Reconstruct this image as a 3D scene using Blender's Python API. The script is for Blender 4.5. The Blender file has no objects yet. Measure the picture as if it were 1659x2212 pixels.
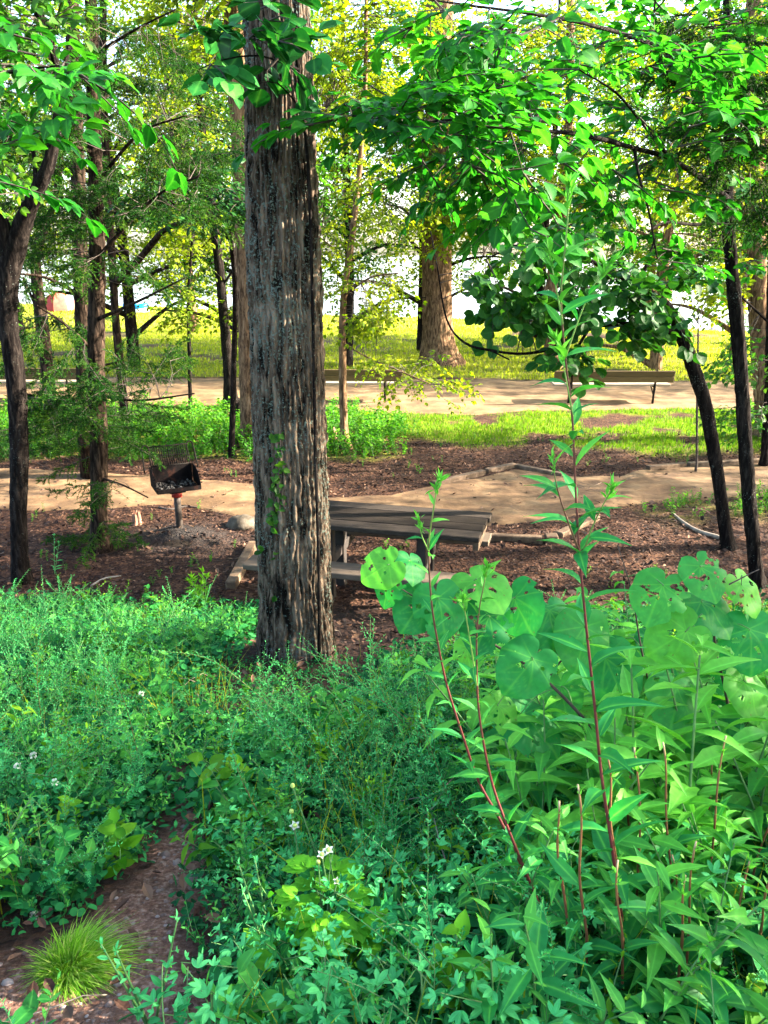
import bpy, math
import numpy as np
from mathutils import Vector, Matrix

# ------------------------------------------------------------------ scene, camera, light
scene = bpy.context.scene
COL = scene.collection
rng = np.random.default_rng(11)
F = 1660.0                                   # focal length in units of a 1659 x 2212 frame
W0, H0 = 1659.0, 2212.0
CAMZ = 2.9
PITCH = math.atan((1106.0 - 550.0) / F)
CP, SP = math.cos(PITCH), math.sin(PITCH)

cam_d = bpy.data.cameras.new("camera")
cam = bpy.data.objects.new("camera", cam_d)
COL.objects.link(cam)
cam.location = (0, 0, CAMZ)
cam.rotation_euler = (math.pi / 2 - PITCH, 0, 0)
cam_d.sensor_fit = 'VERTICAL'
cam_d.sensor_height = 24.0
cam_d.lens = 24.0 * F / H0
cam_d.clip_start = 0.05
cam_d.clip_end = 6000
scene.camera = cam

SUN_EL, SUN_AZ = math.radians(25), math.radians(86)     # azimuth measured from +Y towards +X
sd = Vector((math.sin(SUN_AZ) * math.cos(SUN_EL), math.cos(SUN_AZ) * math.cos(SUN_EL), math.sin(SUN_EL)))
world = bpy.data.worlds.new("World")
scene.world = world
world.use_nodes = True
wn = world.node_tree
bg = wn.nodes['Background']
sky = wn.nodes.new('ShaderNodeTexSky')
sky.sky_type = 'NISHITA'
sky.sun_disc = False
sky.sun_elevation = SUN_EL
sky.sun_rotation = SUN_AZ
sky.air_density = 1.0
sky.dust_density = 2.5
sky.ozone_density = 1.0
wn.links.new(sky.outputs[0], bg.inputs[0])
bg.inputs[1].default_value = 0.105
sl = bpy.data.lights.new("sun", 'SUN')
sl.energy = 5.0
sl.angle = math.radians(0.55)
sl.color = (1.0, 0.87, 0.70)
so = bpy.data.objects.new("sun", sl)
COL.objects.link(so)
so.rotation_euler = (-sd).to_track_quat('-Z', 'Y').to_euler()
so.location = (20, 12, 20)
scene.view_settings.view_transform = 'Standard'
scene.view_settings.look = 'None'
scene.view_settings.gamma = 1.0
scene.view_settings.exposure = 3.4
scene.render.engine = 'CYCLES'
scene.cycles.use_denoising = True
scene.cycles.max_bounces = 7
scene.cycles.diffuse_bounces = 4
scene.cycles.transmission_bounces = 5
scene.cycles.glossy_bounces = 2
scene.cycles.sample_clamp_indirect = 6.0


def ray(px, py):
    dx = (px - W0 / 2) / F
    dz = -(py - H0 / 2) / F
    return np.array([dx, CP + dz * SP, -SP + dz * CP])


def P(px, py, Y):
    d = ray(px, py)
    return np.array([0, 0, CAMZ]) + d * (Y / d[1])


def depth_t(px, py, Y):
    return Y / ray(px, py)[1]


def proj(p):
    p = np.atleast_2d(p)
    x, y, z = p[:, 0], p[:, 1], p[:, 2] - CAMZ
    t = y * CP - z * SP
    u = y * SP + z * CP
    return np.stack([W0 / 2 + F * x / t, H0 / 2 - F * u / t, t], 1)


# ------------------------------------------------------------------ noise and terrain
def _hash(ix, iy, s):
    h = (ix.astype(np.int64) * 374761393 + iy.astype(np.int64) * 668265263 + s * 1442695041) & 0xffffffff
    h = ((h ^ (h >> 13)) * 1274126177) & 0xffffffff
    return ((h ^ (h >> 16)) & 0xffff) / 65535.0


def vnoise(x, y, s=0, perx=None):
    x = np.asarray(x, float); y = np.asarray(y, float)
    ix, iy = np.floor(x), np.floor(y)
    fx, fy = x - ix, y - iy
    fx = fx * fx * (3 - 2 * fx); fy = fy * fy * (3 - 2 * fy)
    a, b = ix, ix + 1
    if perx:
        a, b = a % perx, b % perx
    v00, v10 = _hash(a, iy, s), _hash(b, iy, s)
    v01, v11 = _hash(a, iy + 1, s), _hash(b, iy + 1, s)
    return (v00 * (1 - fx) + v10 * fx) * (1 - fy) + (v01 * (1 - fx) + v11 * fx) * fy


def fbm(x, y, s=0, o=3):
    r = 0; a = .5; t = 0
    for i in range(o):
        r = r + a * vnoise(x * 2 ** i, y * 2 ** i, s + i * 17); t += a; a *= .5
    return r / t


def shore_y(x):
    return 40.5 - 0.5 * np.clip(x, -28, 24) + 0.8 * np.sin(x * .35)


def HZ(x, y):
    x = np.asarray(x, float); y = np.asarray(y, float)
    s = np.clip((6.15 + .2 * np.sin(x * .9 + .6) - y) / 5.1, 0, 1)
    z = 1.36 * s ** 1.12
    z = z + (fbm(x * 1.1 + 3, y * 1.1, 5) - .5) * .09 + (fbm(x * 7, y * 7, 9, 2) - .5) * .018
    z = z + .11 * np.exp(-(((x + 2.22) / .42) ** 2 + ((y - 7.75) / .32) ** 2)) * (1 + .4 * (fbm(x * 9, y * 9, 3) - .5))
    z = z + .10 * np.exp(-(((x + .68) / .42) ** 2 + ((y - 4.35) / .42) ** 2))
    e = y - shore_y(x)
    z = z - np.clip((e + 3) / 5, 0, 1) * .25 - np.clip(e / 3, 0, 1) * .9
    return z


def G(px, py, up=0.0):
    d = ray(px, py)
    t = .8
    for _ in range(4000):
        p = np.array([0, 0, CAMZ]) + d * t
        g = float(HZ(p[0], p[1])) + up
        if p[2] <= g:
            return p
        t += max(.004, (p[2] - g) * .4)
    return p


# ------------------------------------------------------------------ mesh accumulator
class MB:
    def __init__(s):
        s.V = []; s.C = []; s.T = []; s.Q = []; s.TM = []; s.QM = []; s.n = 0

    def add(s, v, tris=None, quads=None, c=None, m=0):
        v = np.asarray(v, float).reshape(-1, 3)
        k = len(v)
        if c is None:
            c = np.zeros((k, 4)); c[:, 0] = .5; c[:, 3] = 1
        c = np.asarray(c, float)
        if c.ndim == 0:
            cc = np.zeros((k, 4)); cc[:, 0] = c; cc[:, 3] = 1; c = cc
        s.V.append(v); s.C.append(c)
        if tris is not None and len(tris):
            t = np.asarray(tris, np.int64).reshape(-1, 3)
            s.T.append(t + s.n); s.TM.append(np.full(len(t), m) if np.ndim(m) == 0 else np.asarray(m))
        if quads is not None and len(quads):
            q = np.asarray(quads, np.int64).reshape(-1, 4)
            s.Q.append(q + s.n); s.QM.append(np.full(len(q), m) if np.ndim(m) == 0 else np.asarray(m))
        s.n += k

    def tpl(s):
        V = np.concatenate(s.V) if s.V else np.zeros((0, 3)); C = np.concatenate(s.C) if s.C else np.zeros((0, 4))
        T = np.concatenate(s.T) if s.T else np.zeros((0, 3), int)
        Q = np.concatenate(s.Q) if s.Q else np.zeros((0, 4), int)
        TM = np.concatenate(s.TM) if s.TM else np.zeros(0, int)
        QM = np.concatenate(s.QM) if s.QM else np.zeros(0, int)
        return (V, C, T, Q, TM, QM)

    def stamp(s, tp, R, t, sc=1.0, dc=0.0, m=None):
        V, C, T, Q, TM, QM = tp
        k = len(t)
        if k == 0:
            return
        sc = np.broadcast_to(np.asarray(sc, float), (k,))
        v = np.einsum('kij,nj->kni', R, V) * sc[:, None, None] + np.asarray(t)[:, None, :]
        c = np.broadcast_to(C, (k,) + C.shape).copy()
        c[:, :, 0] = np.clip(c[:, :, 0] + np.broadcast_to(np.asarray(dc, float), (k,))[:, None], 0, 1)
        off = (np.arange(k) * len(V))[:, None, None]
        s.V.append(v.reshape(-1, 3)); s.C.append(c.reshape(-1, 4))
        if len(T):
            s.T.append((T[None] + off).reshape(-1, 3) + s.n)
            s.TM.append(np.tile(TM if m is None else np.full(len(T), m), k))
        if len(Q):
            s.Q.append((Q[None] + off).reshape(-1, 4) + s.n)
            s.QM.append(np.tile(QM if m is None else np.full(len(Q), m), k))
        s.n += k * len(V)

    def mesh(s, name, mats, off=(0, 0, 0), smooth=True):
        V, C, T, Q, TM, QM = s.tpl()
        me = bpy.data.meshes.new(name)
        nf = len(T) + len(Q)
        me.vertices.add(len(V))
        me.vertices.foreach_set('co', (V - np.asarray(off)).astype(np.float32).ravel())
        me.loops.add(len(T) * 3 + len(Q) * 4)
        me.loops.foreach_set('vertex_index', np.concatenate([T.ravel(), Q.ravel()]).astype(np.int32))
        me.polygons.add(nf)
        st = np.concatenate([np.arange(len(T)) * 3, len(T) * 3 + np.arange(len(Q)) * 4]).astype(np.int32)
        me.polygons.foreach_set('loop_start', st)
        me.polygons.foreach_set('material_index', np.concatenate([TM, QM]).astype(np.int32))
        me.polygons.foreach_set('use_smooth', np.full(nf, smooth))
        at = me.color_attributes.new('tint', 'FLOAT_COLOR', 'POINT')
        at.data.foreach_set('color', C.astype(np.float32).ravel())
        for m in mats:
            me.materials.append(m)
        me.update(calc_edges=True)
        me.validate()
        return me

    def obj(s, name, mats, parent=None, smooth=True, loc=None):
        if not isinstance(mats, (list, tuple)):
            mats = [mats]
        off = parent_world(parent) if parent is not None else np.array(loc if loc is not None else (0, 0, 0), float)
        o = bpy.data.objects.new(name, s.mesh(name, mats, off, smooth))
        COL.objects.link(o)
        if parent is not None:
            o.parent = parent
        else:
            o.location = off
        return o


def parent_world(p):
    v = np.array(p.location[:])
    while p.parent:
        p = p.parent; v = v + np.array(p.location[:])
    return v


def tag(o, label=None, cat=None, group=None, kind=None):
    if label: o['label'] = label
    if cat: o['category'] = cat
    if group: o['group'] = group
    if kind: o['kind'] = kind
    return o


def thing(name, label, cat, loc, group=None):
    o = bpy.data.objects.new(name, None)
    o.empty_display_size = .2
    COL.objects.link(o)
    o.location = [float(a) for a in loc]
    return tag(o, label, cat, group)


def nrm(v):
    v = np.asarray(v, float)
    return v / np.maximum(np.linalg.norm(v, axis=-1, keepdims=True), 1e-9)


def frames(d, n):
    """columns: side, forward (leaf axis), normal"""
    d = nrm(d); n = np.broadcast_to(np.asarray(n, float), d.shape)
    s = np.cross(d, n)
    bad = np.linalg.norm(s, axis=-1) < 1e-4
    if np.any(bad):
        s = s.copy(); s[bad] = np.cross(d[bad], np.array([.3, .9, .1]))
    s = nrm(s)
    return np.stack([s, d, np.cross(s, d)], -1)


def resample(pts, step):
    pts = np.asarray(pts, float)
    if len(pts) > 2:                                   # Catmull-Rom through all columns
        q = np.vstack([2 * pts[0] - pts[1], pts, 2 * pts[-1] - pts[-2]])
        out = []
        for i in range(1, len(q) - 2):
            L = np.linalg.norm(q[i + 1, :3] - q[i, :3])
            n = max(2, int(L / step))
            for u in np.linspace(0, 1, n, endpoint=False):
                out.append(.5 * ((2 * q[i]) + (-q[i - 1] + q[i + 1]) * u + (2 * q[i - 1] - 5 * q[i] + 4 * q[i + 1] - q[i + 2]) * u * u
                                 + (-q[i - 1] + 3 * q[i] - 3 * q[i + 1] + q[i + 2]) * u ** 3))
        out.append(q[-2])
        return np.array(out)
    n = max(2, int(np.linalg.norm(pts[1, :3] - pts[0, :3]) / step) + 1)
    u = np.linspace(0, 1, n)[:, None]
    return pts[0] * (1 - u) + pts[1] * u


def tube(mb, pts, rad, sides=6, c=.5, m=0, disp=None, cap=True):
    pts = np.asarray(pts, float); n = len(pts)
    rad = np.broadcast_to(np.asarray(rad, float), (n,))
    tg = np.gradient(pts, axis=0); tg = nrm(tg)
    ref = np.array([1.0, 0, 0]) if abs(tg[:, 0]).mean() < .8 else np.array([0, 0, 1.0])
    a = nrm(ref - tg * (tg @ ref)[:, None]); b = np.cross(tg, a)
    th = np.arange(sides) * 2 * np.pi / sides
    r = rad[:, None] * np.ones(sides)
    if disp is not None:
        r = r + disp(th[None, :], np.cumsum(np.r_[0, np.linalg.norm(np.diff(pts, axis=0), axis=1)])[:, None], rad[:, None])
    v = pts[:, None] + r[..., None] * (np.cos(th)[None, :, None] * a[:, None] + np.sin(th)[None, :, None] * b[:, None])
    i = np.arange(n - 1)[:, None] * sides; j = np.arange(sides)[None]
    j2 = (j + 1) % sides
    q = np.stack([i + j, i + j2, i + sides + j2, i + sides + j], -1).reshape(-1, 4)
    mb.add(v.reshape(-1, 3), quads=q, c=c, m=m)
    if cap:
        base = mb.n - n * sides
        mb.V.append(pts[[0, -1]]); cc = np.zeros((2, 4)); cc[:, 0] = c if np.ndim(c) == 0 else .5; cc[:, 3] = 1; mb.C.append(cc)
        k = np.arange(sides); k2 = (k + 1) % sides
        t = np.vstack([np.stack([np.full(sides, n * sides), k2, k], 1),
                       np.stack([np.full(sides, n * sides + 1), (n - 1) * sides + k, (n - 1) * sides + k2], 1)])
        mb.T.append(t + base); mb.TM.append(np.full(len(t), m)); mb.n += 2


def box(mb, c, size, rz=0.0, R=None, m=0, tint=.5, bev=0.004):
    """box with chamfered edges"""
    c = np.asarray(c, float); h = np.asarray(size, float) / 2
    b = min(bev, h.min() * .45)
    V = []; idx = {}
    for sx in (-1, 1):
        for sy in (-1, 1):
            for sz in (-1, 1):
                s = np.array([sx, sy, sz])
                for ax in range(3):
                    p = s * (h - b); p[ax] = s[ax] * h[ax]
                    idx[(sx, sy, sz, ax)] = len(V); V.append(p)
    Q = []; T = []
    def face(vs):
        p = [V[i] for i in vs]; cen = sum(p) / len(p); nn = np.cross(p[1] - p[0], p[2] - p[0])
        if nn @ cen < 0: vs = vs[::-1]
        (Q if len(vs) == 4 else T).append(vs)
    for ax in range(3):
        o1, o2 = [a for a in range(3) if a != ax]
        for s in (-1, 1):
            vs = []
            for a, bb in ((-1, -1), (1, -1), (1, 1), (-1, 1)):
                k = [0, 0, 0]; k[ax] = s; k[o1] = a; k[o2] = bb; vs.append(idx[(k[0], k[1], k[2], ax)])
            face(vs)
        for a in (-1, 1):
            for bb in (-1, 1):
                k = [0, 0, 0]; k[o1] = a; k[o2] = bb
                k1 = list(k); k1[ax] = -1; k2 = list(k); k2[ax] = 1
                face([idx[(*k1, o1)], idx[(*k2, o1)], idx[(*k2, o2)], idx[(*k1, o2)]])
    for sx in (-1, 1):
        for sy in (-1, 1):
            for sz in (-1, 1):
                face([idx[(sx, sy, sz, a)] for a in range(3)])
    V = np.array(V)
    if R is None:
        cz, sz_ = math.cos(rz), math.sin(rz)
        R = np.array([[cz, -sz_, 0], [sz_, cz, 0], [0, 0, 1]])
    mb.add(V @ np.asarray(R).T + c, tris=T, quads=Q, c=tint, m=m)


# ------------------------------------------------------------------ materials
def newmat(name):
    m = bpy.data.materials.new(name); m.use_nodes = True
    nt = m.node_tree; nt.nodes.clear()
    return m, nt, nt.nodes.new('ShaderNodeOutputMaterial')


def N(nt, t, **kw):
    n = nt.nodes.new(t)
    for k, v in kw.items():
        if k.startswith('_'): setattr(n, k[1:], v)
        else: n.inputs[k].default_value = v
    return n


def ramp(nt, fac, cols, pos=None):
    r = nt.nodes.new('ShaderNodeValToRGB')
    el = r.color_ramp.elements
    pos = pos or list(np.linspace(0, 1, len(cols)))
    while len(el) < len(cols): el.new(.5)
    for e, c, p in zip(el, cols, pos):
        e.position = p; e.color = (*c, 1)
    nt.links.new(fac, r.inputs[0])
    return r.outputs[0]


def leaf_mat(name, cols, trans=.42, rough=.45, vein=0.0, tmul=(1.35, 1.5, .5), spec=.4, vp=9.0):
    m, nt, out = newmat(name)
    L = nt.links.new
    at = N(nt, 'ShaderNodeAttribute', _attribute_name='tint')
    sep = N(nt, 'ShaderNodeSeparateColor'); L(at.outputs['Color'], sep.inputs[0])
    col = ramp(nt, sep.outputs[0], cols)
    tc = N(nt, 'ShaderNodeTexCoord')
    no = N(nt, 'ShaderNodeTexNoise', Scale=60.0 if vein else 9.0, Detail=2.0); L(tc.outputs['Object'], no.inputs['Vector'])
    mv = N(nt, 'ShaderNodeMapRange', **{'To Min': .88 if vein else .72, 'To Max': 1.12 if vein else 1.28, 'From Min': .3, 'From Max': .7}); L(no.outputs[0], mv.inputs['Value'])
    if vein:
        sp = N(nt, 'ShaderNodeTexVoronoi', Scale=55.0); L(tc.outputs['Object'], sp.inputs['Vector'])
        sr = N(nt, 'ShaderNodeMapRange', **{'From Min': .10, 'From Max': .18}); L(sp.outputs['Distance'], sr.inputs['Value'])
        n4 = N(nt, 'ShaderNodeTexNoise', Scale=14.0); L(tc.outputs['Object'], n4.inputs['Vector'])
        gt = N(nt, 'ShaderNodeMapRange', **{'From Min': .5, 'From Max': .6}); L(n4.outputs[0], gt.inputs['Value'])
        bl = N(nt, 'ShaderNodeMix', _data_type='RGBA'); L(col, bl.inputs[6]); bl.inputs[7].default_value = (.11, .075, .02, 1)
        iv = N(nt, 'ShaderNodeMath', _operation='SUBTRACT'); iv.inputs[0].default_value = 1.0; L(sr.outputs[0], iv.inputs[1])
        iw = N(nt, 'ShaderNodeMath', _operation='MULTIPLY'); L(iv.outputs[0], iw.inputs[0]); L(gt.outputs[0], iw.inputs[1])
        ix = N(nt, 'ShaderNodeMath', _operation='MULTIPLY'); L(iw.outputs[0], ix.inputs[0]); ix.inputs[1].default_value = .6; L(ix.outputs[0], bl.inputs[0]); col = bl.outputs[2]
    mx = N(nt, 'ShaderNodeVectorMath', _operation='SCALE'); L(col, mx.inputs[0]); L(mv.outputs[0], mx.inputs['Scale'])
    c = mx.outputs[0]
    if vein:
        mm = N(nt, 'ShaderNodeMix', _data_type='RGBA'); L(c, mm.inputs[6]); mm.inputs[7].default_value = (*[min(1, a * 1.9 + .02) for a in cols[-1]], 1)
        f = N(nt, 'ShaderNodeMath', _operation='MULTIPLY'); pw = N(nt, 'ShaderNodeMath', _operation='POWER'); L(sep.outputs[1], pw.inputs[0]); pw.inputs[1].default_value = vp; L(pw.outputs[0], f.inputs[0]); f.inputs[1].default_value = vein; L(f.outputs[0], mm.inputs[0])
        c = mm.outputs[2]
    bs = N(nt, 'ShaderNodeBsdfPrincipled', Roughness=rough); L(c, bs.inputs['Base Color']); bs.inputs['Specular IOR Level'].default_value = spec
    tm = N(nt, 'ShaderNodeVectorMath', _operation='MULTIPLY'); L(c, tm.inputs[0]); tm.inputs[1].default_value = tmul
    tr = N(nt, 'ShaderNodeBsdfTranslucent'); L(tm.outputs[0], tr.inputs[0])
    ms = N(nt, 'ShaderNodeMixShader', Fac=trans); L(bs.outputs[0], ms.inputs[1]); L(tr.outputs[0], ms.inputs[2])
    L(ms.outputs[0], out.inputs[0])
    return m


def bark_mat(name, c1, c2, c3, lich=0.0, sc=1.0, lcol=(.095, .125, .105), bump=.6):
    m, nt, out = newmat(name); L = nt.links.new
    tc = N(nt, 'ShaderNodeTexCoord')
    mp = N(nt, 'ShaderNodeMapping'); mp.inputs['Scale'].default_value = (24 * sc, 24 * sc, 4.6 * sc); L(tc.outputs['Object'], mp.inputs[0])
    n1 = N(nt, 'ShaderNodeTexNoise', Scale=1.0, Detail=5.0, Roughness=.65, Distortion=.6); L(mp.outputs[0], n1.inputs['Vector'])
    n2 = N(nt, 'ShaderNodeTexNoise', Scale=2.4, Detail=3.0); L(tc.outputs['Object'], n2.inputs['Vector'])
    col = ramp(nt, n1.outputs[0], [c1, c2, c3], [.40, .52, .66])
    bs = N(nt, 'ShaderNodeBsdfPrincipled', Roughness=.95); bs.inputs['Specular IOR Level'].default_value = .05
    c = col
    if lich:
        n3 = N(nt, 'ShaderNodeTexNoise', Scale=70.0, Detail=3.0, Roughness=.75); L(tc.outputs['Object'], n3.inputs['Vector'])
        ad = N(nt, 'ShaderNodeMath', _operation='MULTIPLY_ADD'); L(n2.outputs[0], ad.inputs[0]); ad.inputs[1].default_value = .35; L(n3.outputs[0], ad.inputs[2])
        mr = N(nt, 'ShaderNodeMapRange', **{'From Min': .84 - lich * .105, 'From Max': .90 - lich * .105}); L(ad.outputs[0], mr.inputs['Value'])
        mm = N(nt, 'ShaderNodeMix', _data_type='RGBA'); L(mr.outputs[0], mm.inputs[0]); L(c, mm.inputs[6]); mm.inputs[7].default_value = (*lcol, 1)
        c = mm.outputs[2]
    L(c, bs.inputs['Base Color'])
    bp = N(nt, 'ShaderNodeBump', Strength=bump, Distance=.012); L(n1.outputs[0], bp.inputs['Height']); L(bp.outputs[0], bs.inputs['Normal'])
    L(bs.outputs[0], out.inputs[0])
    return m


def plain_mat(name, cols, scale=8.0, rough=.8, bump=.2, metal=0.0, stretch=(1, 1, 1), tint=False, spec=.3, dist=.01, pos=None):
    m, nt, out = newmat(name); L = nt.links.new
    tc = N(nt, 'ShaderNodeTexCoord')
    mp = N(nt, 'ShaderNodeMapping'); mp.inputs['Scale'].default_value = stretch; L(tc.outputs['Object'], mp.inputs[0])
    n1 = N(nt, 'ShaderNodeTexNoise', Scale=scale, Detail=6.0, Roughness=.65); L(mp.outputs[0], n1.inputs['Vector'])
    if tint:
        at = N(nt, 'ShaderNodeAttribute', _attribute_name='tint'); sep = N(nt, 'ShaderNodeSeparateColor'); L(at.outputs['Color'], sep.inputs[0])
        f = N(nt, 'ShaderNodeMath', _operation='MULTIPLY_ADD'); L(n1.outputs[0], f.inputs[0]); f.inputs[1].default_value = .5
        g = N(nt, 'ShaderNodeMath', _operation='SUBTRACT'); L(sep.outputs[0], g.inputs[0]); g.inputs[1].default_value = .25; L(g.outputs[0], f.inputs[2])
        fac = f.outputs[0]
        col = ramp(nt, fac, cols, pos)
    else:
        col = ramp(nt, n1.outputs[0], cols, pos or list(np.linspace(.3, .7, len(cols))))
    bs = N(nt, 'ShaderNodeBsdfPrincipled', Roughness=rough, Metallic=metal); bs.inputs['Specular IOR Level'].default_value = spec
    L(col, bs.inputs['Base Color'])
    bp = N(nt, 'ShaderNodeBump', Strength=bump, Distance=dist); L(n1.outputs[0], bp.inputs['Height']); L(bp.outputs[0], bs.inputs['Normal'])
    L(bs.outputs[0], out.inputs[0])
    return m


M = {}
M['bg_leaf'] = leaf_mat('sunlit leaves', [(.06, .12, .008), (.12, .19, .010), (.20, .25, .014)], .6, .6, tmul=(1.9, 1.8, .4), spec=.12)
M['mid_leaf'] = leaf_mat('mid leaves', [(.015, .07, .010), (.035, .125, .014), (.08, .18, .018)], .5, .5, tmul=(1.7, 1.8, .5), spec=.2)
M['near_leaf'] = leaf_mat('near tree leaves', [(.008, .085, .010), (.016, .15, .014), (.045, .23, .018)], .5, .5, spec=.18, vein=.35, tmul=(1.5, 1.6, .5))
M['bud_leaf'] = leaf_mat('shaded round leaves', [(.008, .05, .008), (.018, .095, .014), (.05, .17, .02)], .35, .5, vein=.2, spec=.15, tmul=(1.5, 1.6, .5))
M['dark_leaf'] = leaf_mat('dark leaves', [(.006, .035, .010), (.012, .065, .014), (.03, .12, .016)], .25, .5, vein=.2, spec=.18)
M['cedar'] = leaf_mat('cedar foliage', [(.005, .03, .006), (.014, .065, .008), (.08, .15, .012)], .35, .7, spec=.08)
M['mint'] = leaf_mat('bush clover leaves', [(.005, .10, .024), (.018, .24, .060), (.09, .46, .14)], .3, .6, vein=.2, tmul=(1.2, 1.3, .6), spec=.15)
M['herb'] = leaf_mat('herb leaves', [(.006, .075, .014), (.022, .19, .03), (.10, .38, .05)], .3, .6, vein=.25, tmul=(1.2, 1.3, .6), spec=.15)
M['low'] = leaf_mat('low shade-dark leaves', [(.003, .045, .014), (.008, .11, .03), (.03, .22, .05)], .2, .6, spec=.12)  # darker low layer: shade between the taller plants put into the colour
M['lance'] = leaf_mat('lance leaves', [(.008, .13, .030), (.02, .22, .045), (.11, .40, .04)], .32, .5, spec=.2, vein=.5, tmul=(1.2, 1.3, .6))
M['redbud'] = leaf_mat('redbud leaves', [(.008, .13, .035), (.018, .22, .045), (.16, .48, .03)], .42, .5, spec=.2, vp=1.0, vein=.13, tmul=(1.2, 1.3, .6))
M['lime'] = leaf_mat('lime leaves', [(.06, .26, .012), (.10, .36, .018), (.2, .46, .03)], .4, .55, vein=.2, spec=.15)
M['weed'] = leaf_mat('weed leaves', [(.02, .12, .008), (.05, .20, .010), (.13, .29, .014)], .45, .6, spec=.12)
M['grass'] = leaf_mat('grass blades', [(.12, .19, .010), (.24, .28, .014), (.36, .34, .03)], .5, .55)
M['turf'] = leaf_mat('turf blades', [(.045, .12, .008), (.09, .19, .010), (.18, .24, .02)], .4, .6, spec=.1)
M['tuft'] = leaf_mat('tuft blades', [(.06, .2, .012), (.16, .36, .02), (.4, .42, .14)], .4, .6, spec=.12)
M['bark_big'] = bark_mat('ridged grey bark', (.006, .0045, .0035), (.075, .054, .038), (.18, .134, .096), lich=1.0, sc=1.0, bump=1.0)
M['bark_brown'] = bark_mat('brown bark', (.05, .03, .018), (.15, .09, .05), (.26, .17, .1), sc=1.0)
M['bark_dark'] = bark_mat('dark bark', (.004, .003, .003), (.010, .008, .007), (.028, .022, .019), lich=.1, sc=1.4, lcol=(.14, .16, .14))
M['bark_cedar'] = bark_mat('cedar bark', (.006, .004, .003), (.020, .014, .010), (.06, .04, .028), sc=1.3)
M['twig'] = plain_mat('twig bark', [(.03, .022, .018), (.075, .06, .05)], 30, .85)
M['dead'] = plain_mat('dry pale twigs', [(.14, .11, .085), (.32, .27, .21)], 20, .85)
M['stem_red'] = plain_mat('stem', [(.16, .34, .06), (.10, .05, .03), (.11, .018, .018), (.07, .03, .02)], 14, .5, .1, tint=True, pos=[0, .3, .62, 1])
M['stem_green'] = plain_mat('green stem', [(.05, .13, .04), (.10, .22, .06)], 14, .55, .1)
M['stem_cut'] = plain_mat('cut stem', [(.10, .03, .015), (.20, .09, .03), (.42, .33, .18)], 9, .6, .1, tint=True)


# ------------------------------------------------------------------ leaf templates
def leaf(rows, prof, w, fold=.12, droop=.15, serr=0.0, tri=False, curl=0.0):
    """unit-length leaf along +Y, normal +Z; prof maps 0..1 -> relative half width"""
    mb = MB()
    ys = np.linspace(0, 1, rows)
    V = []; C = []
    for i, y in enumerate(ys):
        hw = max(.004, prof(y)) * w / 2
        if serr and 0 < i < rows - 1:
            hw *= (1 + serr) if i % 2 else (1 - serr)
        z = -droop * y * y
        V += [(-hw, y, z + fold * hw * 2), (0, y, z), (hw, y, z + fold * hw * 2)]
        C += [(.5, 0, 0, 1), (.5, 1, 0, 1), (.5, 0, 0, 1)]
        if curl:
            V[-3] = (V[-3][0], y, V[-3][2] + curl * math.sin(y * 9)); V[-1] = (V[-1][0], y, V[-1][2] - curl * math.sin(y * 7))
    Q = []
    for i in range(rows - 1):
        a = i * 3
        Q += [(a, a + 1, a + 4, a + 3), (a + 1, a + 2, a + 5, a + 4)]
    mb.add(V, quads=Q, c=np.array(C))
    return mb.tpl()


def leaf_lo(w=.55, fold=.15, droop=.1):
    mb = MB()
    mb.add([(0, 0, 0), (-w / 2, .42, fold * w), (0, 1, -droop), (w / 2, .42, fold * w)], tris=[(0, 2, 1), (0, 3, 2)], c=np.array([(.5, .0, 0, 1)] * 4))
    return mb.tpl()


ov = lambda y: math.sin(math.pi * min(1, y) ** .72) ** .8 if 0 < y < 1 else 0
el = lambda y: math.sin(math.pi * y) ** .75 if 0 < y < 1 else 0
la = lambda y: math.sin(math.pi * y ** .8) ** 1.25 if 0 < y < 1 else 0
ro = lambda y: (max(0, 1 - (2 * y - .95) ** 2)) ** .5 if y < 1 else 0
LF = dict(
    lo=leaf_lo(.6), lo2=leaf_lo(.42, .1, .25),
    ov4=leaf(5, ov, .62, .15, .2), ov9=leaf(11, ov, .66, .12, .22, serr=.07, curl=.012),
    el4=leaf(4, el, .40, .15, .05), el6=leaf(6, el, .38, .18, .12),
    la5=leaf(6, la, .26, .2, .28), la9=leaf(11, la, .27, .2, .32, serr=.05, curl=.012), la9b=leaf(11, la, .30, .25, .6, serr=.04, curl=.02),
    ro6=leaf(7, ro, 1.02, .10, .2, curl=.02), bl=leaf(4, lambda y: 1 - y, .05, .3, .5),
)


def rand_dirs(k, up=0.0, flat=1.0):
    v = rng.normal(size=(k, 3)); v[:, 2] = v[:, 2] * flat + up
    return nrm(v)


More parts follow.
